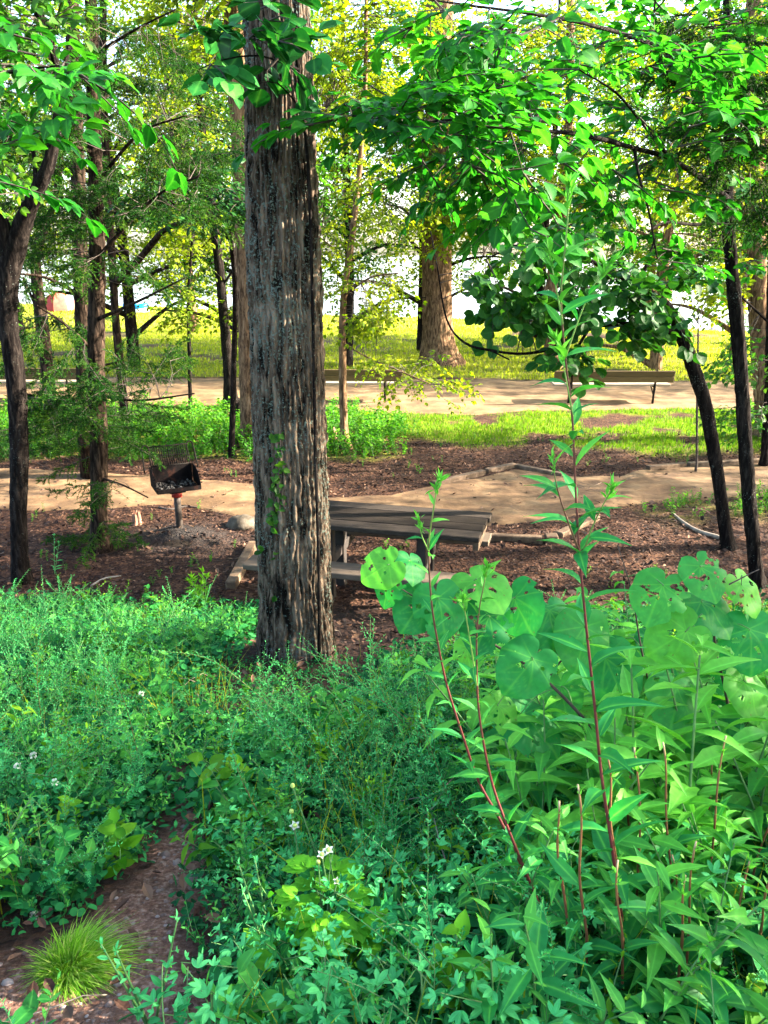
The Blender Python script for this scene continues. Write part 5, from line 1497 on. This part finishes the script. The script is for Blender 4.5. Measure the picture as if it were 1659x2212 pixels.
def tall_plant(label, stems, name='red_stemmed_plant', cat='plant', group=None, sizes=(.125, .048), gap=.031, rad=(.0042, .0014), c0=.66):
    b = pxline([(a, bb, y_, 1) for a, bb, y_ in stems[0]['pts']], .02)[0]
    g = float(HZ(b[0], b[1])); r = thing(name, label, cat, (b[0], b[1], g), group)
    fm = MB()
    for k, s in enumerate(stems):
        p = pxline([(a, bb, y_, 1) for a, bb, y_ in s['pts']], .02)[:, :3]
        if k == 0 and p[0, 2] > g: p = np.vstack([[p[0, 0], p[0, 1], g - .02], p])
        f_ = s.get('f', 1.0)
        mb = MB(); stalk(mb, p, rad[0] * f_, rad[1] * min(1, f_ + .2), s.get('c0', c0), .05); mb.obj('stem', M['stem_red'], r)
        stem_leaves(fm, p, ['la9', 'la9b', 'la5'], sizes[0] * s.get('ls', 1), sizes[1] * s.get('ls', 1), s.get('gap', gap), s.get('start', .04), dc0=s.get('dc', -.08))
        tg = nrm(p[-1] - p[-4]); tuft(fm, p[-1], tg, 14, .026 * s.get('ts', 1))
        tuft(fm, p[-1] - tg * .02, tg, 8, .03 * s.get('ts', 1))
    fm.obj('leaves', [M['lance']], r)
    return r


tall_plant('tallest red-stemmed leafy plant, its tip reaching up past the plank bench', [
    dict(pts=[(1362, 2200, 1.22), (1352, 2060, 1.26), (1325, 1850, 1.30), (1300, 1680, 1.33), (1285, 1530, 1.35), (1266, 1350, 1.37), (1252, 1200, 1.38), (1243, 1050, 1.39), (1236, 900, 1.39), (1222, 780, 1.38), (1212, 650, 1.37), (1218, 560, 1.36), (1226, 480, 1.35), (1228, 405, 1.34)], start=.12),
    dict(pts=[(1252, 1192, 1.38), (1228, 1130, 1.36), (1205, 1060, 1.35), (1192, 990, 1.35)], f=.5, ls=.8, c0=.35, ts=.6),
    dict(pts=[(1258, 1200, 1.38), (1275, 1150, 1.37), (1300, 1095, 1.36), (1322, 1058, 1.35)], f=.5, ls=.75, c0=.2),
    dict(pts=[(1216, 700, 1.37), (1205, 640, 1.36), (1195, 590, 1.36), (1186, 545, 1.36)], f=.4, ls=.6, c0=.1),
    dict(pts=[(1222, 770, 1.38), (1250, 690, 1.37), (1280, 620, 1.37), (1318, 570, 1.36)], f=.4, ls=.6, c0=.1, gap=.05),
    dict(pts=[(1238, 900, 1.39), (1225, 830, 1.38), (1215, 780, 1.38), (1205, 740, 1.37)], f=.35, ls=.5, c0=.1, gap=.05)])
tall_plant('leafy plant with slanting dark red stem whose tip crosses the picnic table', [
    dict(pts=[(1195, 2080, 1.35), (1150, 1930, 1.38), (1090, 1790, 1.42), (1035, 1690, 1.44), (1000, 1590, 1.45), (968, 1490, 1.46), (948, 1400, 1.46), (932, 1300, 1.46), (926, 1180, 1.45), (935, 1110, 1.44), (946, 1040, 1.43)], start=.08, ls=.85),
    dict(pts=[(926, 1190, 1.45), (912, 1160, 1.44), (905, 1125, 1.44)], f=.4, ls=.4, c0=.1, ts=.7)], sizes=(.11, .04))
tall_plant('leafy plant with bright forked tip standing between the two taller red stems', [
    dict(pts=[(1232, 2110, 1.3), (1180, 1990, 1.33), (1130, 1870, 1.36), (1090, 1770, 1.38), (1060, 1680, 1.4), (1036, 1550, 1.41), (1030, 1440, 1.41), (1032, 1340, 1.41), (1052, 1228, 1.4)], start=.06, ls=.85),
    dict(pts=[(1030, 1480, 1.41), (1018, 1400, 1.4), (1008, 1340, 1.4), (1000, 1300, 1.4)], f=.5, ls=.5, c0=.1)], sizes=(.11, .035), gap=.03)


# cut red-brown stalks, some resprouting
CUT = [((1225, 2000, 1.25), (1212, 1860, 1.27), (1197, 1728, 1.28)), ((1268, 2020, 1.22), (1252, 1860, 1.24), (1243, 1700, 1.25)), ((1336, 1900, 1.3), (1318, 1740, 1.32), (1309, 1628, 1.33)), ((1378, 1900, 1.42), (1378, 1760, 1.44), (1377, 1618, 1.46)),
       ((1455, 1960, 1.4), (1445, 1780, 1.42), (1424, 1600, 1.44)), ((1478, 2110, 1.2), (1492, 1960, 1.22), (1506, 1808, 1.24)), ((1465, 2120, 1.18), (1474, 2000, 1.19), (1483, 1885, 1.2)), ((1345, 2110, 1.18), (1340, 1990, 1.19), (1337, 1862, 1.2)),
       ((1526, 1920, 1.45), (1548, 1750, 1.48), (1566, 1596, 1.5)), ((1518, 1960, 1.6), (1528, 1800, 1.62), (1536, 1620, 1.64)), ((1590, 1990, 1.3), (1604, 1920, 1.31), (1612, 1858, 1.32)), ((1618, 1930, 1.5), (1642, 1830, 1.5), (1662, 1752, 1.5)),
       ((1444, 2110, 1.35), (1450, 1980, 1.36), (1452, 1840, 1.38)), ((1630, 2080, 1.25), (1650, 1960, 1.25), (1668, 1850, 1.25)), ((1362, 1840, 1.6), (1358, 1740, 1.62), (1352, 1640, 1.64))]
CL = ['cut stalk with a pale tip farthest left of the snipped red-brown stalks', 'cut stalk second from the left among the snipped stalks', 'cut brown stalk rising close behind the tallest red stem', 'cut straight stalk standing just right of the tallest red stem', 'long leaning cut stalk topped by small withered bits',
      'cut stalk with a bright splintered tip, low and right of the middle', 'short cut stalk pressed close to another near the frame bottom', 'short cut dark stalk in front of the tallest red stem', 'tall orange-brown cut stalk leaning right', 'thin tall cut stalk just behind the orange-brown leaning one',
      'short stubby cut stalk with a curled dry tip', 'yellowish cut stalk leaning out at the right edge', 'cut stalk half sunk in broad leaves between two stalk pairs', 'lowest cut stalk leaning out at the right edge', 'thin faded cut stalk behind the tallest red stem']
for k, pp in enumerate(CUT):
    p = pxline([(a, b, y_, 1) for a, b, y_ in pp], .02)[:, :3]; g = float(HZ(p[0, 0], p[0, 1])); b0 = np.array([p[0, 0] + .02, p[0, 1] + .02, g - .02]); p = np.vstack([b0, p]); uu = np.linspace(0, 1, len(p)); p[:, 0] += .010 * np.sin(uu * rng.uniform(4, 9) + rng.uniform(0, 6)) * uu; p[:, 1] += .012 * np.sin(uu * 6 + k) * uu
    r = thing('cut_stalk', CL[k], 'plant stalk', (b0[0], b0[1], g), 'cut red-brown plant stalks')
    mb = MB(); n = len(p); c_ = np.zeros((n, 7, 4)); c_[..., 0] = np.interp(np.linspace(0, 1, n), [0, .7, .93, 1], [.1, .35, .55, 1.0])[:, None]; c_[..., 3] = 1
    tube(mb, p, np.linspace(.0032, .0018, n) * (1 + .25 * (np.arange(n) % 5 == 0)), 7, c=c_.reshape(-1, 4), cap=True); mb.obj('stem', M['stem_cut'], r)
    fm = MB(); stem_leaves(fm, p, ['la9', 'la9b'], .115, .06, .034, .05, end=.66)
    for q in (.8, .9): e = p[int(len(p) * q)]; tuft(fm, e, nrm(np.array([rng.choice([-1, 1]) * .7, -.2, 1.])), 6, .022)
    fm.obj('leaves', [M['lance']], r)


# redbud bush with broad insect-bitten leaves
def heart_leaf(seed, holes=6, bite=1):
    r = np.random.default_rng(seed); nr, na = 22, 96
    th = np.linspace(-np.pi, np.pi, na + 1)[:-1]; a = np.abs(th)
    R_ = np.interp(a, [0, .12, .4, .9, 1.4, 1.9, 2.4, 2.8, 3.05, np.pi], [.98, .93, .86, .74, .64, .58, .52, .42, .24, .08])
    R_ = R_ * (1 + .02 * np.sin(th * 7 + seed) + .015 * r.normal(size=na)); R_ = (R_ + np.roll(R_, 1) * .5 + np.roll(R_, -1) * .5) / 2
    rr = np.linspace(0, 1, nr); x = rr[:, None] * R_ * np.sin(th); y = rr[:, None] * R_ * np.cos(th)
    wr = r.uniform(0, 6)
    z = -.55 * x ** 2 - .42 * np.clip(y, 0, 2) ** 2 + .05 * np.sin(x * 7 + wr) * np.abs(x) + .03 * np.sin(y * 11 + wr) + .16 * np.abs(x) * (rr[:, None])
    vein = np.zeros_like(x)
    for va in (0, .55, -.55, 1.25, -1.25, 2.0, -2.0): vein = np.maximum(vein, np.exp(-((th - va) * rr[:, None] / .020) ** 2))
    for q in range(1, 5):
        for s in (-1, 1):
            vein = np.maximum(vein, .6 * np.exp(-((y - .18 * q - np.abs(x) * .8) / .014) ** 2) * (x * s > 0) * (np.abs(x) < .33))
    q = []; cx = []; i = np.arange(nr - 1)[:, None] * na; j = np.arange(na)[None]
    Q = np.stack([i + j, i + (j + 1) % na, i + na + (j + 1) % na, i + na + j], -1).reshape(-1, 4)
    xf, yf = x.ravel(), y.ravel(); fx, fy = xf[Q].mean(1), yf[Q].mean(1); keep = np.ones(len(Q), bool)
    for h in range(holes):
        ha, hr = r.uniform(-2.2, 2.2), r.uniform(.3, .75); hx, hy = hr * .7 * math.sin(ha), hr * .85 * math.cos(ha); s = r.uniform(.018, .07)
        keep &= np.hypot((fx - hx) * r.uniform(.6, 1.4), fy - hy) > s * (1 + .6 * (vnoise(fx * 30, fy * 30, seed + h) - .5))
    for h in range(bite):
        ha = r.uniform(-2, 2); k = np.argmin(np.abs(th - ha)); keep &= np.hypot(fx - x[-1, k], fy - y[-1, k]) > r.uniform(.08, .2) * (1 + .8 * (vnoise(fx * 16, fy * 16, seed + 50) - .5))
    m = MB(); c = np.zeros((nr * na, 4)); c[:, 0] = .5 + .08 * r.normal(); c[:, 1] = vein.ravel(); c[:, 3] = 1
    m.add(np.stack([xf, yf, z.ravel()], 1), quads=Q[keep], c=c); return m.tpl()


HL = [heart_leaf(400 + i, [2, 5, 9, 3, 14, 6][i], [0, 1, 1, 0, 3, 2][i]) for i in range(6)]
tw = [[(1640, 2100, 1.9, 9), (1560, 1960, 1.9, 9), (1430, 1790, 1.88, 8), (1300, 1600, 1.85, 8), (1180, 1470, 1.82, 7), (1080, 1400, 1.8, 6), (980, 1345, 1.78, 5), (880, 1280, 1.76, 3), (850, 1262, 1.75, 2)],
      [(1640, 2050, 1.9, 9), (1600, 1780, 1.9, 8), (1572, 1520, 1.88, 7), (1545, 1400, 1.86, 6), (1548, 1290, 1.85, 5), (1600, 1250, 1.85, 3), (1640, 1230, 1.86, 2)],
      [(1470, 1800, 1.9, 6), (1420, 1560, 1.9, 5), (1385, 1400, 1.9, 4), (1365, 1280, 1.9, 3), (1335, 1180, 1.9, 2)], [(1180, 1470, 1.82, 5), (1240, 1400, 1.86, 4), (1330, 1380, 1.9, 3)]]
bL = pxline(tw[0], .04)
r = thing('redbud_bush', 'low redbud bush of broad round leaves riddled with insect holes', 'bush', (bL[0, 0], bL[0, 1], float(HZ(bL[0, 0], bL[0, 1]))))
nodes = []
for t_ in tw:
    l = pxline(t_, .04); nodes.append(l); mb = MB()
    if t_ in tw[:2]: l = np.vstack([[l[0, 0], l[0, 1], float(HZ(l[0, 0], l[0, 1])) - .02, l[0, 3]], l])
    tube(mb, l[:, :3], l[:, 3], 8); mb.obj('branch', M['twig'], r)
nodes = limb_nodes(nodes)
# (px, py, Y, diameter px, tip direction deg from down (+ = right), template, tint shift, tilt toward viewer)
RB = [(1240, 1345, 1.92, 75, 20, 3, .15, .7), (1335, 1395, 1.95, 70, -30, 2, .0, .5), (1388, 1470, 1.9, 85, 15, 3, .1, .6), (1215, 1510, 1.88, 95, 10, 1, .2, .6), (1500, 1425, 1.9, 70, 20, 0, .2, .8), (1400, 1385, 1.95, 60, -20, 3, -.1, .4), (1010, 1420, 1.85, 75, 10, 2, .1, .7), (1575, 1455, 1.9, 80, -15, 5, .0, .5), (1090, 1545, 1.8, 90, 15, 2, .15, .6), (815, 1232, 1.70, 95, -60, 5, .30, .9), (832, 1275, 1.72, 85, -25, 4, .10, .8), (893, 1225, 1.76, 78, -10, 3, -.05, .25), (898, 1320, 1.74, 110, -30, 1, .1, .9), (955, 1325, 1.72, 120, 10, 2, .05, .9), (1050, 1268, 1.76, 130, 20, 2, .0, .25),
      (1045, 1362, 1.74, 118, -20, 4, .0, .8), (1120, 1318, 1.80, 125, 30, 1, -.05, .5), (1130, 1452, 1.70, 130, -35, 1, .12, .9), (1195, 1350, 1.84, 120, 0, 0, -.1, .5), (1262, 1392, 1.80, 135, -10, 3, -.05, .8), (1325, 1460, 1.82, 140, 20, 0, -.12, .8),
      (1160, 1570, 1.8, 150, 30, 5, -.02, .4), (1420, 1290, 1.78, 125, -20, 4, .28, .55),
      (1530, 1248, 1.80, 105, 15, 4, .35, .6), (1452, 1382, 1.76, 128, -55, 1, .25, .95), (1545, 1322, 1.82, 120, 25, 3, -.05, .5), (1622, 1285, 1.84, 100, 20, 2, .05, .5), (1625, 1395, 1.78, 130, 0, 2, .05, .8), (1462, 1515, 1.78, 130, -15, 0, .1, .4), (1630, 1505, 1.76, 120, 10, 3, .0, .6),
      (1540, 1560, 1.84, 130, 10, 1, -.05, .4)]
for (a, b, Y_, dpx, ang, ti, dc, tilt) in RB:
    c = P(a, b, Y_); s = dpx * depth_t(a, b, Y_) / F / 1.28
    n_ = nrm(np.array([rng.normal() * .38, -tilt * rng.uniform(.6, 1.1), 1.0 - .45 * tilt])); an = math.radians(ang)
    d = np.array([math.sin(an), -.35 * math.cos(an), -math.cos(an) * .8]); d = nrm(d - n_ * (d @ n_))
    base = c - d * s * .38
    mb = MB(); mb.stamp(HL[ti], frames(d[None], n_[None]), base[None], s, dc * .9 + .02 + rng.normal() * .14)
    k = ((nodes - base) ** 2).sum(1).argmin(); q = nodes[k]; mid = (q + base) / 2 + [0, 0, .02]
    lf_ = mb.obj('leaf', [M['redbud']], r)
    mb = MB(); tube(mb, resample(np.array([q, mid, base, base + d * s * .04]), .02), .0013, 5); mb.obj('petiole', M['stem_green'], lf_)


# thimbleweed with white flowers, lime leaves at its foot
M['petal'] = leaf_mat('white petals', [(.6, .62, .5), (.75, .76, .66), (.8, .8, .74)], .35, .5, tmul=(1, 1, .9))
M['cone'] = plain_mat('flower cone', [(.25, .38, .06), (.5, .6, .16)], 60, .7, .6)
def flower(mb, mc, c, s, petals=True, d=None):
    d = nrm(np.array([rng.normal() * .2, -.3, 1.])) if d is None else d
    if petals:
        a = np.arange(5) * 1.257 + rng.uniform(0, 1); u = nrm(np.cross(d, [0, 1, .1])); v = np.cross(d, u)
        dd = nrm(u * np.cos(a)[:, None] + v * np.sin(a)[:, None] + d * .75); mb.stamp(LF['ov4'], frames(dd, np.tile(d, (5, 1))), np.tile(c, (5, 1)), s * 1.15)
    th = np.linspace(0, 2 * np.pi, 11)[:-1]; k = np.linspace(0, np.pi, 8)
    V = np.array([[math.sin(b) * math.cos(t), math.sin(b) * math.sin(t), -math.cos(b) * 1.25 + .9] for b in k for t in th]) * s * .42
    q = [(i * 10 + j, i * 10 + (j + 1) % 10, i * 10 + 10 + (j + 1) % 10, i * 10 + 10 + j) for i in range(7) for j in range(10)]
    mc.add(V @ np.stack([nrm(np.cross([0, 1, 0], d)), np.cross(d, nrm(np.cross([0, 1, 0], d))), d], 0) + c, quads=q)


def thimble(label, heads, base, foliage=True, grp='thimbleweed plants'):
    b = G(*base); r = thing('thimbleweed', label, 'flower', b, grp)
    for (a, bb, Y_, s, pet) in heads:
        e = P(a, bb, Y_); p = resample(np.array([b + rng.normal(size=3) * [.02, .02, 0], (b * .5 + e * .5) + rng.normal(size=3) * .012, e]), .03)
        mb = MB(); stalk(mb, p, .0022, .0015, .2, .1, 6); st = mb.obj('stalk', M['stem_green'], r)
        mb, mc = MB(), MB(); flower(mb, mc, e, s, pet); mc.obj('cone', M['cone'], st)
        if pet: mb.obj('petals', M['petal'], st)
    if foliage:
        mb = MB(); n = 46; a = rng.uniform(0, 6.28, n); h = rng.uniform(.03, .24, n); rr = .03 + .11 * rng.random(n) * (1.2 - h * 2)
        p = b + np.stack([np.cos(a) * rr, np.sin(a) * rr, h], 1); d0 = np.stack([np.cos(a), np.sin(a), np.full(n, .1)], 1)
        for w in (-.9, -.4, 0, .4, .9):
            c_, s_ = math.cos(w), math.sin(w); dd = np.stack([d0[:, 0] * c_ - d0[:, 1] * s_, d0[:, 0] * s_ + d0[:, 1] * c_, d0[:, 2]], 1)
            mb.stamp(LF['ov9'], frames(dd, np.array([0, 0, 1.]) + rng.normal(size=(n, 3)) * .15), p, .055 * rng.uniform(.7, 1.2, n), rng.normal(size=n) * .15)
        mb.obj('leaves', [M['lime']], r)
    return r


thimble('white-flowered thimbleweed over a mound of bright lime leaves', [(695, 1848, 1.45, .012, True), (709, 1838, 1.46, .013, True), (688, 1864, 1.44, .012, False), (728, 1905, 1.42, .010, True)], (722, 2110))
thimble('thimbleweed with one white cup flower and two green cones, left of the lime-leaved one', [(637, 1786, 1.6, .014, True), (629, 1755, 1.62, .014, False), (632, 1700, 1.68, .015, False)], (700, 2000), False)

# lime lobed leaves at the lower right and other single plants
def leafy_clump(name, label, cat, base, lf, n, size, h, mat, spread=.1, group=None, dc=0.0):
    b = G(*base); r = thing(name, label, cat, b, group); mb = MB(); sm = MB()
    a = rng.uniform(0, 6.28, n); hh = rng.uniform(.25, 1, n) * h; rr = spread * rng.uniform(.3, 1, n)
    p = b + np.stack([np.cos(a) * rr, np.sin(a) * rr, hh], 1)
    for q in range(n): tube(sm, np.array([b, b * .5 + p[q] * .5 + [0, 0, h * .15], p[q]]), .0014, 4, cap=False)
    sm.obj('stems', M['stem_green'], r)
    mb.stamp(LF[lf], frames(np.stack([np.cos(a), np.sin(a), rng.normal(size=n) * .25], 1), np.array([0, -.25, 1.]) + rng.normal(size=(n, 3)) * .25), p, size * rng.uniform(.7, 1.2, n), dc + rng.normal(size=n) * .12)
    mb.obj('leaves', [mat], r); return r


leafy_clump('lobed_plant', 'lime lobed-leaf plant at the bottom right corner', 'plant', (1640, 2190), 'ov9', 22, .07, .16, M['lime'], .12)
leafy_clump('broad_leaf_plant', 'lime broad-leaved plant low beside the white thimbleweed', 'plant', (640, 2190), 'ov9', 16, .075, .16, M['lime'], .12)
leafy_clump('heart_leaf_seedling', 'heart-leaved seedling left of the lone white cup flower', 'plant', (610, 1830), 'ro6', 5, .06, .17, M['redbud'], .06, dc=.3)
leafy_clump('heart_leaf_seedling', 'heart-leaved seedling right of the lone white cup flower', 'plant', (720, 1840), 'ro6', 7, .075, .12, M['redbud'], .12, dc=.05)
leafy_clump('broad_leaf_plant', 'low dark broad-leaved plant at the bottom left of the tallest stem', 'plant', (1180, 2180), 'ov9', 18, .08, .14, M['herb'], .14)
def upright_herb(label, base, h, n, size, mat, dc=0.0, name='seedling', lean=(0, 0), lf='la5', Yj=0):
    b = G(*base); r = thing(name, label, 'plant', b)
    for q in range(n):
        u = np.linspace(0, 1, 12)[:, None]; th = rng.uniform(0, 6.28); sp = .25 if n > 1 else .05
        p = b + np.array([math.cos(th) * sp + lean[0], math.sin(th) * sp + lean[1], 1.0]) * h * u * rng.uniform(.65, 1.0 if q else 1.001)
        mb = MB(); tube(mb, p, np.linspace(.004, .0015, 12), 5); mb.obj('stem', M['stem_green'], r)
        fm = MB(); stem_leaves(fm, p, lf, size, size * .5, h / 14, .1, dc0=dc, dc1=dc + .3); tuft(fm, p[-1], np.array([0, 0, 1.]), 8, size * .4, dc=dc + .3); fm.obj('leaves', [mat], r)
    return r


upright_herb('bright green leafy seedling on the mulch edge left of the thick grey trunk', (440, 1330), .42, 6, .13, M['weed'], .0)
upright_herb('small pale seedling on mulch between the forked tree and the shaggy cedar', (118, 1240), .36, 2, .07, M['mint'], .2)
upright_herb('pale clover sprig arching over the bare track at the bottom left', (330, 2235), .34, 3, .035, M['mint'], .25, 'sprig', lf='el6')
upright_herb('tall light clover sprig in front, topped with crowded small leaves', (600, 2120), .34, 4, .034, M['mint'], .2, 'sprig', lf='el6')
upright_herb('narrow upright bush clover wand in front of the dark mulch', (800, 1520), .62, 1, .03, M['mint'], .15, 'wand', lf='el4')

# long arching wands of bush clover with bead-like leaves
WD = [(((870, 1560, 2.6), (800, 1490, 2.55), (730, 1440, 2.5), (640, 1396, 2.45)), 'pale wand arching left across the foot of the thick grey trunk'),
      (((900, 1570, 2.5), (820, 1510, 2.5), (740, 1478, 2.45), (672, 1462, 2.4)), 'pale wand just under the one crossing the thick trunk foot'),
      (((820, 1780, 2.2), (760, 1680, 2.2), (690, 1590, 2.2), (588, 1508, 2.15)), 'long pale wand leaning up and left in the middle of the bank'),
      (((760, 1800, 2.2), (690, 1700, 2.2), (610, 1600, 2.15), (520, 1512, 2.1)), 'long wand parallel to and left of the middle one'),
      (((860, 1620, 2.6), (835, 1520, 2.6), (806, 1430, 2.6), (808, 1336, 2.6)), 'upright wand with bead leaves against the dark mulch'),
      (((930, 1640, 2.4), (905, 1540, 2.4), (900, 1440, 2.4), (893, 1372, 2.4)), 'upright wand below the leftmost broad redbud leaves'),
      (((740, 1640, 2.3), (760, 1560, 2.3), (730, 1510, 2.3), (684, 1478, 2.3)), 'short bent wand between the two long leaning wands'),
      (((620, 1560, 2.9), (520, 1470, 2.9), (440, 1420, 2.85), (330, 1405, 2.8)), 'dry-looking wand bowed over the left part of the bank'),
      (((300, 1640, 2.5), (270, 1520, 2.5), (230, 1440, 2.45), (205, 1380, 2.4)), 'upright wand on the left bank below the shaggy cedar'),
      (((90, 1560, 2.9), (80, 1450, 2.9), (95, 1350, 2.9), (110, 1290, 2.9)), 'upright wand in front of the foot of the forked tree'),
      (((1000, 1800, 1.9), (960, 1700, 1.9), (925, 1600, 1.9), (905, 1540, 1.9)), 'wand rising left of the slanting red stems'),
      (((560, 1760, 2.0), (520, 1680, 2.0), (500, 1600, 2.0), (515, 1530, 2.0)), 'upright wand above the bare red track')]
for pp, lb in WD:
    p = pxline([(a, b_, y_, 1) for a, b_, y_ in pp], .015)[:, :3]; g = float(HZ(p[0, 0], p[0, 1]))
    p = np.vstack([resample(np.array([[p[0, 0] + .02, p[0, 1] + .02, g - .01], p[0]]), .03)[:-1], p]); r = thing('bush_clover_wand', lb, 'plant', (p[0, 0], p[0, 1], g), 'arching bush clover wands')
    mb = MB(); stalk(mb, p, .0022, .0009, .25, .05, 6); mb.obj('stem', M['stem_red'], r)
    fm = MB(); stem_leaves(fm, p, 'el4', .026, .012, .009, .15, ang=1.0, dc0=.1, dc1=.5)
    for q in range(6):
        i = int(len(p) * rng.uniform(.35, .8)); tgq = nrm(p[min(i + 2, len(p) - 1)] - p[i - 1]); d_ = nrm(tgq + rng.normal(size=3) * .45)
        sp = resample(np.array([p[i], p[i] + d_ * .09 + [0, 0, .01]]), .01); tube(fm, sp, .0007, 3, m=1, cap=False); stem_leaves(fm, sp, 'el4', .016, .009, .009, .1, dc0=.3, dc1=.5)
    fm.obj('leaves', [M['mint'], M['stem_green']], r)

# grass tuft on the track
b = G(150, 2105); r = thing('grass_tuft', 'round tuft of fine bright grass beside the bare red track', 'grass tuft', b)
n = 2600; a = rng.uniform(0, 6.28, n); el_ = rng.uniform(.3, 1.5, n); L_ = rng.uniform(.05, .15, n) * (1 + .3 * np.cos(a - .8)); w_ = .0008
o = b + np.stack([np.cos(a) * .045 * rng.random(n), np.sin(a) * .045 * rng.random(n), np.zeros(n)], 1)
d = np.stack([np.cos(a) * np.cos(el_), np.sin(a) * np.cos(el_), np.sin(el_)], 1); sdv = nrm(np.cross(d, [0, 0, 1.])) * w_
V = []; wob = rng.normal(size=(n, 3)) * .014
for u, ww in ((0, 1), (.35, 1), (.7, .8), (1, .15)):
    p = o + d * (L_ * u)[:, None] + (np.array([.25, -.15, -.85]) + rng.normal(size=3) * 0) * (L_ * .55 * u * u)[:, None] + wob * u * u
    V += [p - sdv * ww, p + sdv * ww]
V = np.stack(V, 1); Q = (np.array([(i * 2, i * 2 + 1, i * 2 + 3, i * 2 + 2) for i in range(3)])[None] + (np.arange(n) * 8)[:, None, None]).reshape(-1, 4)
c_ = np.zeros((n, 8, 4)); c_[..., 0] = np.clip(rng.normal(.45, .25, n), 0, 1)[:, None]; c_[..., 3] = 1
mb = MB(); mb.add(V.reshape(-1, 3), quads=Q, c=c_.reshape(-1, 4)); mb.obj('blades', [M['tuft']], r)

# small white flower heads on the left
for k, (a, bb, Y_, lb) in enumerate([(72, 1632, 2.3, 'small white flower head highest on the left bank'), (38, 1655, 2.3, 'small white flower head at the left edge, near the highest one'), (118, 1690, 2.15, 'small white flower head right of a bent dry stalk'),
                                     (36, 1858, 1.8, 'small white flower spike low at the left edge'), (112, 1872, 1.8, 'pale blue-white flower cluster low on the left bank'), (74, 1978, 1.6, 'lowest white flower head, just above the grass tuft'), (306, 1498, 2.9, 'tiny white flower in the middle of the left bank')]):
    e = P(a, bb, Y_); g = float(HZ(e[0], e[1] + .1)); r = thing('white_flower', lb, 'flower', (e[0] + .02, e[1] + .1, g), 'small white flowers on the left bank')
    p = resample(np.array([[e[0] + .02, e[1] + .1, g], [e[0], e[1] + .04, (g + e[2]) / 2], e]), .03); mb = MB(); tube(mb, p, .0013, 5); mb.obj('stem', M['stem_green'], r)
    mb = MB(); n = 26; v = rand_dirs(n, .4); mb.stamp(LF['ro6'], frames(v, rand_dirs(n)), e + v * .006, .008); mb.obj('petals', [M['petal']], r)
    fm = MB(); stem_leaves(fm, p, 'el4', .03, .02, .03, .1); fm.obj('leaves', [M['mint']], r)
